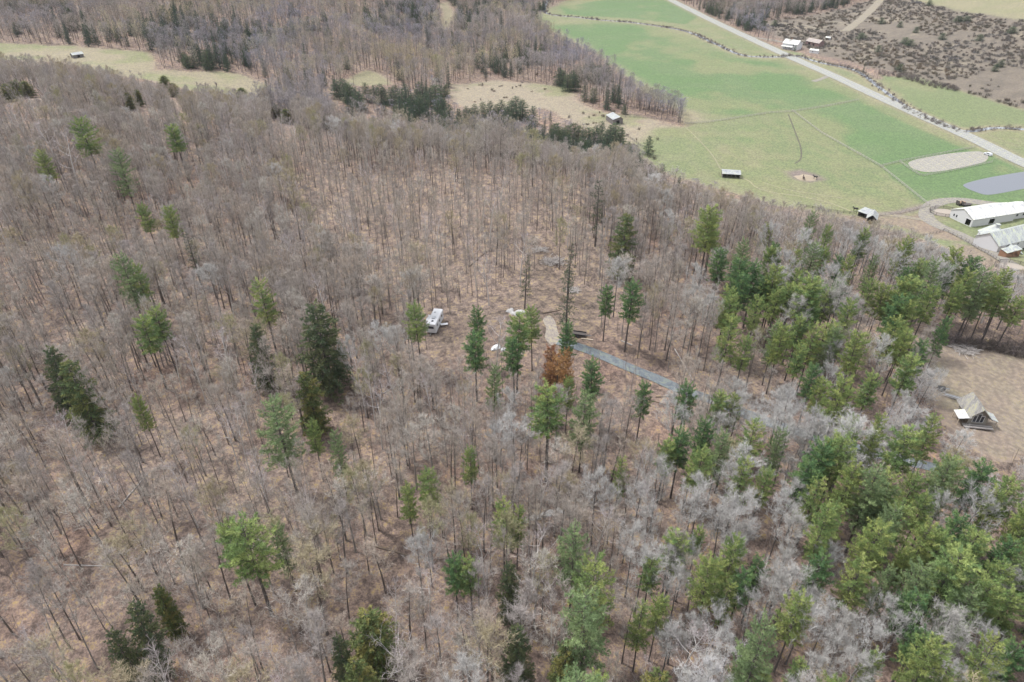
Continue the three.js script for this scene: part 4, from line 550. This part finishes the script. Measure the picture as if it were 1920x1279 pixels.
{ // L-shaped stable with pale mint roofs
  const A = [1831, 443], B = [1868, 472], D = 10.5, s = site(A, B), L = s.L, win = []; for (const t of [0.1, 0.28, 0.46, 0.76, 0.88, 0.97]) win.push(['window', 'front', L * t, 1.2, 0.9, 0.9, glassy]);
  const b = gabled({ name: 'stable', label: 'L-shaped white stable with pale mint metal roof and a row of square windows', category: 'stable', A, B, D, wall: 2.8, ridge: 6.2, roofMat: mintRoof, wallMat: white, over: 0.4, openings: [...win, ['door', 'front', L * 0.6, 0, 2.4, 2.4, dark]] });
  const cup = part(b.g, 'cupola', bx(1.3, 1.6, 1.3, L * 0.12, 6.7, -D / 2), paleWall); part(cup, 'cupola_cap', slab(v3(L * 0.12 - 0.9, 7.6, -D / 2 + 0.9), v3(L * 0.12 + 0.9, 7.6, -D / 2 + 0.9), v3(L * 0.12 + 0.9, 7.6, -D / 2 - 0.9), v3(L * 0.12 - 0.9, 7.6, -D / 2 - 0.9), 0.2), mintRoof);
  const A2 = [1868.3, 473], B2 = [1960, 463]; gabled({ name: 'stable_wing', label: 'pale-roofed wing joining the mint-roofed stable beside the brick annex', category: 'stable', A: A2, B: B2, D: 10.6, wall: 2.85, ridge: 6.25, roofMat: mintRoof, wallMat: white, over: 0.4, openings: [['window', 'front', 12, 1.2, 0.9, 0.9, glassy]] });
  const c = gabled({ name: 'brick_annex', label: 'small orange brick annex in front of the stable wing', category: 'annex', A: [1885, 483], B: [1910, 481], D: 3, wall: 1.9, ridge: 2.5, roofMat: mintRoof, wallMat: brick, over: 0.2, peak: 0.95, openings: [['door', 'front', 4.5, 0, 1.2, 2, darkWood]] });
}
{ // open shelters on the pasture
  const rs = gabled({ name: 'run_in_shed', label: 'low run-in shed with white metal roof alone on the pasture', category: 'shed', A: [1354, 333], B: [1387, 335], D: 6.5, wall: 2.2, ridge: 3.1, peak: 0.45, roofMat: tinRoof, wallMat: greyBoard, over: 0.35, open: ['front'] });
  for (let k = 0; k <= 4; k++) part(rs.g, 'post', bx(0.18, 2.2, 0.18, 0.2 + k * (rs.L - 0.4) / 4, 1.1, 0.2), greyBoard);
  gabled({ name: 'field_shed', label: 'small weathered shed with shiny roof on the straw-coloured hill meadow', category: 'shed', A: [138, 110], B: [158, 107], D: 5, wall: 2.4, ridge: 3.6, roofMat: tinRoof, wallMat: greyBoard, over: 0.3, openings: [['door', 'front', 4, 0, 1.6, 2, dark]] });
  gabled({ name: 'pasture_barn', label: 'grey board barn with a rust-streaked white roof beside the spruce clump', category: 'barn', A: [1136, 225], B: [1149, 234], D: 7, wall: 3.2, ridge: 4.6, peak: 0.7, roofMats: [tinRoof, rustRoof], wallMat: greyBoard, over: 0.3, openings: [['door', 'right', 3.5, 0, 2.2, 2.4, dark]] });
  gabled({ name: 'hay_shelter', label: 'low tin-roofed horse shelter joined to the open gabled shelter', category: 'shelter', A: [1607, 405], B: [1622, 410], D: 6, wall: 2.4, ridge: 3, peak: 0.9, roofMat: tinRoof, wallMat: greyBoard, over: 0.3, open: ['front'] });
  const o = gabled({ name: 'gabled_shelter', label: 'open-fronted gabled horse shelter with pale tin roof and dark inside', category: 'shelter', A: [1623, 418], B: [1641, 421], D: 7, axis: 'z', wall: 2.5, ridge: 4.2, roofMat: tinRoof, wallMat: greyBoard, over: 0.35, open: ['front'] });
  for (const x of [0.1, o.L - 0.1]) part(o.g, 'post', bx(0.25, 2.6, 0.25, x, 1.3, 0.25), paleWood); part(o.g, 'rail', bx(o.L, 0.18, 0.12, o.L / 2, 0.9, 0.3), paleWood);
}
{ // farmhouse by the road
  const h = gabled({ name: 'farmhouse', label: 'white two-storey farmhouse with porch beside the valley road', category: 'house', A: [1466, 91], B: [1493, 95], D: 10, wall: 5, ridge: 8, roofMat: whiteRoof, wallMat: white, over: 0.4, openings: [['window', 'front', 3, 1.2, 1.1, 1.6, glassy], ['window', 'front', 7, 1.2, 1.1, 1.6, glassy], ['window', 'front', 10.5, 3.4, 1.1, 1.4, glassy], ['door', 'front', 9, 0, 1.1, 2.1, dark]] });
  part(h.g, 'porch_roof', slab(v3(-0.5, 2.6, 2.6), v3(h.L * 0.75, 2.6, 2.6), v3(h.L * 0.75, 3.3, 0.05), v3(-0.5, 3.3, 0.05), 0.12), whiteRoof); for (let k = 0; k < 4; k++) part(h.g, 'porch_post', bx(0.16, 2.5, 0.16, k * h.L * 0.24, 1.25, 2.4), white); part(h.g, 'chimney', bx(0.8, 2, 0.8, h.L * 0.4, 8.3, -5), brick);
  const w = new THREE.Group(); w.name = 'rear_wing'; h.g.add(w); w.position.set(h.L * 0.35, 0, -10.02); part(w, 'wall', bx(7, 4.4, 7, 3.5, 1.6, -3.5), white); part(w, 'roof_slope', slab(v3(-0.3, 3.9, 0), v3(-0.3, 3.9, -7.4), v3(3.5, 6.2, -7.4), v3(3.5, 6.2, 0), 0.15), whiteRoof); part(w, 'roof_slope', slab(v3(7.3, 3.9, 0), v3(7.3, 3.9, -7.4), v3(3.52, 6.2, -7.4), v3(3.52, 6.2, 0), 0.15), whiteRoof);
  gabled({ name: 'farm_barn', label: 'brown-walled barn with pinkish white roof behind the farmhouse', category: 'barn', A: [1510, 84], B: [1534, 89], D: 8, wall: 3.6, ridge: 6, roofMat: rustRoof, wallMat: mat(0.2, 0.13, 0.12, 0.9), over: 0.4, openings: [['door', 'front', 4, 0, 2.6, 2.6, dark], ['door', 'front', 9, 0, 2, 2.4, dark]] });
  gabled({ name: 'garden_shed', label: 'small white shed on the lawn between farmhouse and scrub', category: 'shed', A: [1517, 99], B: [1533, 101], D: 4, wall: 2.4, ridge: 3.4, roofMat: whiteRoof, wallMat: white, over: 0.2, openings: [['window', 'front', 3, 1, 1, 0.8, glassy]] });
  gabled({ name: 'tool_shed', label: 'tiny white shed at the edge of the scrub above the barn', category: 'shed', A: [1547, 74], B: [1556, 75], D: 3, wall: 1.8, ridge: 2.6, roofMat: whiteRoof, wallMat: white, over: 0.2, openings: [['door', 'front', 1.2, 0, 0.9, 1.5, greyBoard]] });
}
{ // timber cabin in the clearing: steep gable turned to the drive, lean-to roofs both sides, three tall panes
  const s = site([1812, 795], [1846, 794]), L = s.L * 0.84; s.turn -= 0.28;
  const b = gabled({ name: 'cabin', label: 'small grey-roofed cabin with white lean-to roof in the tan clearing', category: 'cabin', at: s, L, D: 5.4, axis: 'z', wall: 2.7, ridge: 4.7, roofMat: shingle, wallMat: mat(0.25, 0.23, 0.2, 0.9), over: 0.75, openings: [['door', 'left', 2, 0, 1, 2, dark], ['window', 'left', 3.6, 1, 1, 1, glassy]] });
  const W = b.L; for (const [x, y, h] of [[W * 0.3, 0.8, 1.9], [W * 0.5, 0.8, 2.5], [W * 0.7, 0.8, 1.9]]) { const f = part(b.g, 'window_frame', bx(0.85, h, 0.1, x, y + h / 2, 0.04), white); part(f, 'pane', bx(0.6, h - 0.25, 0.1, x, y + h / 2, 0.07), glassy); }
  part(b.g, 'lean_to_roof', slab(v3(-2.6, 2.0, 0.9), v3(0.1, 2.55, 0.9), v3(0.1, 2.55, -2.3), v3(-2.6, 2.0, -2.3), 0.1), whiteRoof); for (const z of [0.7, -2]) part(b.g, 'lean_to_post', bx(0.14, 2, 0.14, -2.4, 1, z), paleWood);
  part(b.g, 'side_roof', slab(v3(W + 2.2, 1.7, 0.4), v3(W - 0.1, 2.5, 0.4), v3(W - 0.1, 2.5, -2.6), v3(W + 2.2, 1.7, -2.6), 0.1), tinRoof); for (const z of [0.2, -2.4]) part(b.g, 'side_post', bx(0.14, 1.7, 0.14, W + 2, 0.85, z), paleWood);
  const deck = new THREE.Group(); deck.name = 'deck'; b.g.add(deck); for (let k = 0; k < 5; k++) part(deck, 'plank', bx(W + 2.4, 0.06, 0.3, W / 2, 0.34, 0.3 + k * 0.32), k % 2 ? greyStick : greyBoard); for (const x of [0.3, W / 2, W - 0.3]) part(deck, 'post', bx(0.16, 1.2, 0.16, x, -0.28, 1.5), darkWood);
}
// ---------------------------------------------------------------- camper and yard
{
  const s = site([805, 626], [822, 627]), t = thing('camper_trailer', 'white camper trailer parked in the wood yard beside a bright pine', 'camper', s.pos.clone().add(v3(1.2, 0, -3.6)), s.turn - 0.06), sh = new THREE.Shape();
  const Lc = 7.6; sh.moveTo(-1.2, 0.55); sh.lineTo(1.2, 0.55); sh.lineTo(1.2, 2.75); sh.quadraticCurveTo(1.18, 3, 0.95, 3.02); sh.lineTo(-0.95, 3.02); sh.quadraticCurveTo(-1.18, 3, -1.2, 2.75); sh.closePath();
  const g = new THREE.ExtrudeGeometry(sh, { depth: Lc, bevelEnabled: true, bevelSize: 0.08, bevelThickness: 0.12, bevelSegments: 2 }); g.translate(0, 0, -Lc / 2); part(t, 'body', g, white);
  part(t, 'air_conditioner', bx(0.8, 0.3, 1, 0, 3.25, 0.8), paleWall); part(t, 'roof_vent', bx(0.5, 0.16, 0.5, 0.1, 3.18, 2.4), glassy); part(t, 'roof_vent', bx(0.4, 0.14, 0.4, -0.4, 3.17, -2), paleWall); part(t, 'slide_out', bx(0.8, 1.9, 3, -1.58, 1.75, 0.4), white);
  part(t, 'window', bx(1.5, 0.7, 0.06, 0, 2.1, Lc / 2 + 0.13), glassy); for (const z of [-2.2, 0.2, 2.2]) part(t, 'window', bx(0.06, 0.6, 0.9, 1.29, 2.1, z), glassy); part(t, 'door', bx(0.06, 1.8, 0.7, 1.29, 1.6, -1), paleWall);
  for (const x of [-1.05, 1.05]) for (const z of [-0.5, 0.4]) { const w = new THREE.CylinderGeometry(0.36, 0.36, 0.22, 14); w.rotateZ(Math.PI / 2); w.translate(x, 0.36, z); part(t, 'wheel', w, rubber); }
  part(t, 'hitch', bx(0.12, 0.12, 1.4, 0, 0.5, Lc / 2 + 0.7), steel);
  const a = ground(833, 612), tb = thing('folding_table', 'small white table standing beside the camper trailer', 'table', V(a), 0.2); part(tb, 'table_top', bx(1.9, 0.06, 0.9, 0, 0.74, 0), white); for (const x of [-0.8, 0.8]) for (const z of [-0.35, 0.35]) part(tb, 'leg', bx(0.05, 0.72, 0.05, x, 0.36, z), steel);
}
function lump(name, label, category, px, py, rx, ry, rz, m, seed, group) { // rock, heap, tarped pile
  const g = new THREE.IcosahedronGeometry(1, 2), p = g.attributes.position, off = seed * 3.7; for (let i = 0; i < p.count; i++) { const x = p.getX(i), y = p.getY(i), z = p.getZ(i), k = 0.72 + 0.55 * noise(x * 1.6 + off + z, y * 1.6 + z * 1.3 + off, seed); p.setXYZ(i, x * rx * k, Math.max(-0.3, y * k) * ry, z * rz * k); } g.computeVertexNormals();
  const o = shadow(new THREE.Mesh(g, m)); o.name = numbered(name); o.position.copy(V(ground(px, py))); o.rotation.y = seed * 1.3; scene.add(tag(o, label, category, group)); return o;
}
const tarp = mat(0.5, 0.51, 0.52, 0.55);
lump('tarped_heap', 'long white tarped heap in the yard between two pines', 'tarp', 930, 652, 1.6, 0.7, 0.9, tarp, 3); lump('tarped_heap', 'small white tarped heap beside the long one in the yard', 'tarp', 944, 656, 0.7, 0.5, 0.7, tarp, 5);
for (const [x, y, s] of [[955, 584, 1], [963, 588, 0.8], [971, 586, 0.9], [960, 581, 0.6], [968, 591, 0.6], [978, 587, 1.1]]) lump('boulder', 'grey-white boulder in the heap at the upper edge of the yard', 'boulder', x, y, s, s * 0.7, s, stone, Math.round(x), 'boulders heaped at the yard edge');
{ const r = rng(77); for (let k = 0; k < 26; k++) { const t = k / 25; lump('stream_rock', 'pale rock in the thin white line of stones crossing the woods', 'rock', lerp(966, 1052, t) + (r() - 0.5) * 6, lerp(982, 958, t) + (r() - 0.5) * 7, 0.35 + 0.4 * r(), 0.3 + 0.2 * r(), 0.35 + 0.35 * r(), stone, 40 + k, 'pale stones of the little brook'); } }
function logMesh(a, b, ra, rb, m) { const g = new GB(), c = [1, 1, 1], mid = a.clone().lerp(b, 0.5).add(v3(0, 0.04, 0)); g.tube([a, mid, b], [ra, (ra + rb) / 2, rb], 7, c); const q = g.geo(); q.deleteAttribute('color'); return q; }
[[223, 952, 277, 889, 0.16, 1], [268, 930, 300, 925, 0.12, 1], [0, 471, 60, 476, 0.22, 0], [38, 497, 105, 482, 0.2, 0], [690, 1022, 765, 1042, 0.2, 0], [850, 1198, 940, 1184, 0.16, 0], [1265, 655, 1300, 715, 0.14, 1], [1230, 745, 1262, 744, 0.14, 0], [1222, 752, 1265, 764, 0.14, 0], [880, 500, 912, 472, 0.24, 0], [1018, 588, 1050, 582, 0.2, 0], [270, 655, 290, 650, 0.2, 0], [1165, 640, 1185, 648, 0.18, 1], [610, 640, 640, 622, 0.2, 0], [330, 1060, 350, 1030, 0.16, 0], [120, 1060, 215, 1063, 0.13, 1], [20, 966, 60, 969, 0.12, 1], [520, 585, 555, 590, 0.2, 0], [705, 745, 760, 715, 0.13, 1], [270, 630, 330, 640, 0.16, 0]].forEach(([x0, y0, x1, y1, rr, pale], k) => {
  const a = V(ground(x0, y0), rr * 0.7), b = V(ground(x1, y1), rr * 0.7), o = shadow(new THREE.Mesh(logMesh(v3(0, 0, 0), b.clone().sub(a), rr, rr * 0.6, pale ? greyStick : logBark), pale ? greyStick : logBark)); o.name = numbered('fallen_log'); o.position.copy(a); scene.add(tag(o, pale ? 'pale fallen trunk lying on the brown leaf litter' : 'dark fallen trunk lying on the brown leaf litter', 'log', pale ? 'pale fallen trunks in the woods' : 'dark fallen trunks in the woods'));
});
function brushPile(px, py, R0, n, m, label, seed, h = 1.2) { const r = rng(seed), o = new GB(), c = [1, 1, 1]; for (let k = 0; k < n; k++) { const az = r() * 6.28, L = R0 * (0.5 + 0.8 * r()), x = (r() - 0.5) * R0 * 1.3, z = (r() - 0.5) * R0 * 1.1, y = h * Math.max(0.08, 1 - (x * x + z * z) / (R0 * R0)) * r() + 0.05, dx = Math.cos(az) * L / 2, dz = Math.sin(az) * L / 2, dy = (r() - 0.5) * 0.5; o.tube([v3(x - dx, Math.max(0.04, y - dy), z - dz), v3(x + dx, Math.max(0.04, y + dy), z + dz)], [0.05 + 0.07 * r(), 0.03], 4, c); } const g = o.geo(); g.deleteAttribute('color'); const t = thing('brush_pile', label, 'brush pile', V(ground(px, py)), 0); part(t, 'branches', g, m).userData.kind = 'stuff'; return t; }
brushPile(1037, 492, 4.2, 110, greyStick, 'round heap of pale cut branches on the cleared slope', 5); brushPile(1014, 470, 2.8, 60, greyStick, 'smaller heap of grey branches above the pale round heap', 6, 0.8); brushPile(1075, 545, 2.6, 60, greyStick, 'low tangle of branches under a sparse hemlock', 7, 0.6); brushPile(1806, 656, 4.2, 120, greyStick, 'long grey brush heap at the top of the cabin clearing', 8, 1);
brushPile(1060, 562, 2.4, 30, logBark, 'scatter of dark cut limbs above the gravel pad', 9, 0.4);
{ const s = V(ground(1036, 672)), t = thing('log_stack', 'dark stack of cut logs beside the rusty pines', 'log stack', s, 0.1); for (let j = 0; j < 4; j++) for (let k = 0; k < 5 - j; k++) part(t, 'log', logMesh(v3(-1.6 + 0.1 * (k % 2), 0.2 + j * 0.32, (k + j * 0.5) * 0.38 - 0.8), v3(1.6, 0.2 + j * 0.32, (k + j * 0.5) * 0.38 - 0.8), 0.18, 0.17), (k + j) % 3 ? logBark : paleWood); }
function wheels(t, xs, zs, rad, w) { for (const x of xs) for (const z of zs) { const g = new THREE.CylinderGeometry(rad, rad, w, 14); g.rotateX(Math.PI / 2); g.translate(x, rad, z); const q = part(t, 'wheel', g, rubber), h = new THREE.CylinderGeometry(rad * 0.5, rad * 0.5, w + 0.02, 10); h.rotateX(Math.PI / 2); h.translate(x, rad, z); part(q, 'rim', h, steel); } }
{ const t = thing('utility_trailer', 'dark flatbed trailer beside the top of the gravel driveway', 'trailer', V(ground(1086, 630)), -0.25); part(t, 'bed', bx(3.4, 0.14, 1.7, 0, 0.62, 0), darkWood); for (const z of [-0.83, 0.83]) part(t, 'side_rail', bx(3.4, 0.3, 0.06, 0, 0.85, z), dark); part(t, 'tongue', bx(1.5, 0.1, 0.12, 2.4, 0.55, 0), steel); wheels(t, [-0.2], [-0.95, 0.95], 0.33, 0.2); 
  const b = V(ground(1100, 635), 0.15), l = shadow(new THREE.Mesh(logMesh(v3(-1.4, 0, 0.2), v3(1.6, 0, 0.9), 0.14, 0.12), paleWood)); l.name = numbered('cut_log'); l.position.copy(b); scene.add(tag(l, 'pale cut log lying beside the flatbed trailer', 'log')); }
{ const t = thing('lumber_pile', 'pile of grey and white boards in the grass beside the cabin', 'lumber pile', V(ground(1786, 745)), -0.55), r = rng(5); for (let k = 0; k < 9; k++) part(t, 'board', bx(3.6 + r(), 0.08, 0.32, (r() - 0.5) * 0.8, 0.08 + 0.1 * (k % 3), (Math.floor(k / 3) - 1) * 0.6 + (r() - 0.5) * 0.2), k % 2 ? tarp : greyStick); 
  const c = thing('wheel_cart', 'small dark cart beside the board pile in the clearing', 'cart', V(ground(1764, 732)), -0.3); part(c, 'tub', bx(1.6, 0.6, 1, 0, 0.75, 0), dark); part(c, 'handle', bx(1, 0.06, 0.5, 1.2, 0.8, 0), steel); wheels(c, [0], [-0.6, 0.6], 0.35, 0.12); }
// ---------------------------------------------------------------- fences and pens
function fence(label, pts, m = greyStick, hgt = 1.3) {
  const c = new THREE.CatmullRomCurve3(pts.map(([x, y]) => { const g = ground(x, y); return v3(g.x, 0, g.d); }), false, 'catmullrom', 0.05), n = Math.ceil(c.getLength() / 3), ps = c.getSpacedPoints(n).map((q) => v3(q.x, height(q.x, q.z), -q.z)), o = ps[0].clone(), posts = new GB(), rails = new GB(), w = [1, 1, 1];
  for (const p of ps) { p.sub(o); posts.tube([p.clone().add(v3(0, -0.2, 0)), p.clone().add(v3(0, hgt, 0))], [0.09, 0.08], 5, w); }
  for (const y of [0.4, 0.8, 1.2]) rails.tube(ps.map((p) => p.clone().add(v3(0, y * hgt / 1.3, 0))), ps.map(() => 0.06), 4, w);
  const t = thing('pasture_fence', label, 'fence', o); for (const [k, g] of [['posts', posts], ['rails', rails]]) { const q = g.geo(); q.deleteAttribute('color'); part(t, k, q, m).userData.kind = 'stuff'; }
}
fence('long post-and-rail fence dividing bright green field from paler pasture', [[1485, 208], [1540, 250], [1600, 284], [1650, 312], [1700, 352], [1742, 386]]);
fence('fence along the paler pasture from the mud patch to the long fence', [[1742, 386], [1720, 392], [1690, 400], [1650, 404]]);
fence('fence below the bright green triangular field', [[1650, 313], [1685, 304], [1740, 294], [1827, 277]]);
fence('fence at the near side of the riding ring', [[1686, 304], [1706, 318], [1728, 331], [1780, 322], [1860, 305]]);
fence('fence between upper green field and pale pasture', [[1610, 188], [1550, 200], [1485, 210], [1440, 213], [1330, 230], [1283, 233]]);
fence('dark board fence above the wood edge by the horse shelters', [[1500, 387], [1530, 392], [1560, 398], [1605, 402]], darkWood);
fence('board fence along the near side of the farm drive', [[1770, 432], [1810, 452], [1850, 476], [1872, 490]], greyBoard);
fence('fence beside the small dirt paddock by the farm drive', [[1718, 446], [1745, 440], [1768, 434]], greyBoard);
fence('fence running from the grey board barn along the wood edge', [[1164, 220], [1200, 221], [1240, 225], [1280, 231]], greyBoard);
fence('worn fence going down the clearing below the grey board barn', [[1170, 252], [1188, 264], [1205, 276]], greyBoard);
for (const [x, y, R0, label] of [[1770, 399, 5.2, 'small round pen of dark panels inside the gravel loop'], [1896, 503, 4.6, 'round pen of dark boards below the brick annex']]) {
  const p = V(ground(x, y)), t = thing('round_pen', label, 'round pen', p); for (let k = 0; k < 10; k++) { const a = k / 10 * 6.283, b = (k + 1) / 10 * 6.283, A = v3(Math.cos(a) * R0 * 1.3, 0, Math.sin(a) * R0), B = v3(Math.cos(b) * R0 * 1.3, 0, Math.sin(b) * R0), g = new GB(), w = [1, 1, 1]; for (const h of [0.4, 0.8, 1.2, 1.5]) g.tube([A.clone().setY(h), B.clone().setY(h)], [0.07, 0.07], 4, w); g.tube([A.clone().setY(0), A.clone().setY(1.6)], [0.08, 0.08], 4, w); const q = g.geo(); q.deleteAttribute('color'); part(t, 'panel', q, darkWood); }
  const f = new THREE.CircleGeometry(R0, 24); f.rotateX(-Math.PI / 2); f.scale(1.25, 1, 0.95); f.translate(0, 0.08, 0); part(t, 'dirt_floor', f, mat(0.3, 0.26, 0.22, 1));
}
for (const [x, y, turn, label] of [[1801, 384, 0.3, 'loaded hay wagon behind the white riding barn'], [1811, 386, 0.1, 'flat empty hay wagon behind the white riding barn']]) { const t = thing('hay_wagon', label, 'wagon', V(ground(x, y)), turn); part(t, 'bed', bx(4.6, 0.2, 2.2, 0, 0.9, 0), darkWood); part(t, 'headboard', bx(0.12, 1.4, 2.1, -2.25, 1.7, 0), darkWood); if (turn > 0.2) for (let k = 0; k < 6; k++) part(t, 'hay_bale', bx(1, 0.7, 0.9, -1.4 + (k % 3) * 1.3, 1.36, k < 3 ? -0.5 : 0.5), wood); part(t, 'drawbar', bx(1.8, 0.1, 0.1, 3.1, 0.6, 0), steel); wheels(t, [-1.4, 1.4], [-0.95, 0.95], 0.4, 0.2); }
{ // sand mound on the pasture
  const g = new THREE.CircleGeometry(1, 40, 0, 6.2832).toNonIndexed(); const q = new GB(), rings = 7, seg = 30, P = (i, k) => { const t = i / rings, a = k / seg * 6.2832, w = 0.8 + 0.35 * noise(Math.cos(a) * 2 + 9, Math.sin(a) * 2 + 4, 12); return v3(Math.cos(a) * t * 6.5 * w, 1.25 * Math.pow(1 - t, 1.3) * (0.8 + 0.4 * noise(Math.cos(a) * t * 3 + 3, Math.sin(a) * t * 3 + 7, 14)) - 0.05, Math.sin(a) * t * 5 * w); };
  for (let i = 0; i < rings; i++) for (let k = 0; k < seg; k++) q.quad(P(i, k), P(i, k + 1), P(i + 1, k + 1), P(i + 1, k), C.sand); const o = shadow(new THREE.Mesh(q.geo(), new THREE.MeshStandardMaterial({ vertexColors: true, roughness: 1, side: THREE.DoubleSide }))); o.name = 'sand_mound'; o.position.copy(V(ground(1512, 333))); scene.add(tag(o, 'low tan sand mound on the pasture with a horse beside it', 'mound')); }
// ---------------------------------------------------------------- horses: one skin over tapered bones
function skin(bones, cell) { // bones: [ax,ay,az,ra, bx,by,bz,rb]; a field of distances meshed by surface nets
  const lo = [1e9, 1e9, 1e9], hi = [-1e9, -1e9, -1e9]; for (const b of bones) for (let k = 0; k < 3; k++) { lo[k] = Math.min(lo[k], b[k] - b[3], b[4 + k] - b[7]); hi[k] = Math.max(hi[k], b[k] + b[3], b[4 + k] + b[7]); }
  const n = lo.map((l, k) => Math.ceil((hi[k] - l) / cell) + 5), at = (i, k) => lo[k] + (i - 2) * cell, F = new Float32Array(n[0] * n[1] * n[2]), id = (i, j, k) => i + n[0] * (j + n[1] * k), sk = 0.05;
  for (let k = 0; k < n[2]; k++) for (let j = 0; j < n[1]; j++) for (let i = 0; i < n[0]; i++) {
    const x = at(i, 0), y = at(j, 1), z = at(k, 2); let s = 0;
    for (const b of bones) { const ex = b[4] - b[0], ey = b[5] - b[1], ez = b[6] - b[2], t = Math.min(1, Math.max(0, ((x - b[0]) * ex + (y - b[1]) * ey + (z - b[2]) * ez) / (ex * ex + ey * ey + ez * ez))), dd = Math.hypot(x - b[0] - ex * t, y - b[1] - ey * t, z - b[2] - ez * t) - lerp(b[3], b[7], t); s += Math.exp(-dd / sk); }
    F[id(i, j, k)] = -sk * Math.log(s + 1e-30);
  }
  const pos = [], idx = [], cellV = new Map();
  for (let k = 0; k < n[2] - 1; k++) for (let j = 0; j < n[1] - 1; j++) for (let i = 0; i < n[0] - 1; i++) {
    let c = 0, sx = 0, sy = 0, sz = 0; for (let e = 0; e < 12; e++) { const ax = e >> 2, u = e & 1, v = (e >> 1) & 1, o = [0, 0, 0], p = [0, 0, 0]; o[(ax + 1) % 3] = u; o[(ax + 2) % 3] = v; p[(ax + 1) % 3] = u; p[(ax + 2) % 3] = v; p[ax] = 1; const f0 = F[id(i + o[0], j + o[1], k + o[2])], f1 = F[id(i + p[0], j + p[1], k + p[2])]; if ((f0 < 0) !== (f1 < 0)) { const t = f0 / (f0 - f1); sx += o[0] + (p[0] - o[0]) * t; sy += o[1] + (p[1] - o[1]) * t; sz += o[2] + (p[2] - o[2]) * t; c++; } }
    if (c) { cellV.set(id(i, j, k), pos.length / 3); pos.push(at(i + sx / c, 0), at(j + sy / c, 1), at(k + sz / c, 2)); }
  }
  for (let k = 1; k < n[2] - 1; k++) for (let j = 1; j < n[1] - 1; j++) for (let i = 1; i < n[0] - 1; i++) for (let ax = 0; ax < 3; ax++) {
    const p = [i, j, k]; p[ax]++; const f0 = F[id(i, j, k)], f1 = F[id(...p)]; if ((f0 < 0) === (f1 < 0)) continue;
    const b = (ax + 1) % 3, c = (ax + 2) % 3, q = [[0, 0], [1, 0], [1, 1], [0, 1]].map(([u, v]) => { const s = [i, j, k]; s[b] -= u; s[c] -= v; return cellV.get(id(...s)); }); if (f0 < 0) idx.push(q[0], q[1], q[2], q[0], q[2], q[3]); else idx.push(q[0], q[2], q[1], q[0], q[3], q[2]);
  }
  const g = new THREE.BufferGeometry(); g.setAttribute('position', new THREE.Float32BufferAttribute(pos, 3)); g.setIndex(idx); g.computeVertexNormals(); return g;
}
{
  const B = [[-0.6, 1.2, 0, 0.3, 0, 1.15, 0, 0.29], [0, 1.15, 0, 0.29, 0.5, 1.18, 0, 0.3], [0.55, 1.3, 0, 0.2, 0.95, 1.72, 0, 0.12], [0.95, 1.74, 0, 0.12, 1.32, 1.5, 0, 0.065], [0.93, 1.8, 0.06, 0.035, 0.92, 1.95, 0.07, 0.015], [0.93, 1.8, -0.06, 0.035, 0.92, 1.95, -0.07, 0.015], [-0.85, 1.3, 0, 0.06, -1.05, 0.65, 0, 0.05]];
  for (const z of [-0.16, 0.16]) B.push([0.48, 1.0, z, 0.13, 0.5, 0.52, z, 0.065], [0.5, 0.52, z, 0.065, 0.48, 0.06, z, 0.05], [-0.62, 1.1, z, 0.18, -0.5, 0.76, z, 0.09], [-0.5, 0.76, z, 0.09, -0.72, 0.5, z, 0.06], [-0.72, 0.5, z, 0.06, -0.68, 0.06, z, 0.05]);
  const body = skin(B, 0.05), coat = mat(0.02, 0.017, 0.015, 0.6), brown = mat(0.05, 0.03, 0.02, 0.6);
  for (const [x, y, turn, m, label] of [[1528, 336, 2.7, coat, 'black horse standing side-on beside the sand mound'], [1506, 337, 1.4, brown, 'dark horse seen end-on in front of the sand mound'], [1603, 396, 2.9, coat, 'dark horse standing outside the tin-roofed shelter']]) { const t = thing('horse', label, 'horse', V(ground(x, y)), turn); part(t, 'body', body, m); t.scale.setScalar(1.25); }
}
{ // parked car by the riding ring
  const t = thing('parked_car', 'light grey car parked at the riding ring beside the road', 'car', V(ground(1852, 291)), 1.9), sh = new THREE.Shape(); sh.moveTo(-2.2, 0.35); sh.lineTo(2.2, 0.35); sh.lineTo(2.25, 0.85); sh.lineTo(1.3, 1.0); sh.lineTo(0.6, 1.55); sh.lineTo(-1.7, 1.6); sh.lineTo(-2.2, 1.0); sh.closePath();
  const g = new THREE.ExtrudeGeometry(sh, { depth: 1.6, bevelEnabled: true, bevelSize: 0.08, bevelThickness: 0.08, bevelSegments: 2 }); g.translate(0, 0, -0.8); part(t, 'body', g, mat(0.55, 0.57, 0.6, 0.3)); for (const z of [-0.89, 0.89]) part(t, 'side_window', bx(1.9, 0.4, 0.03, -0.5, 1.25, z), glassy); const w = bx(0.05, 0.62, 1.4, 0, 0, 0); w.rotateZ(0.9); w.translate(0.99, 1.33, 0); part(t, 'windscreen', w, glassy); wheels(t, [-1.35, 1.35], [-0.78, 0.78], 0.34, 0.22); }
renderer.render(scene, camera);
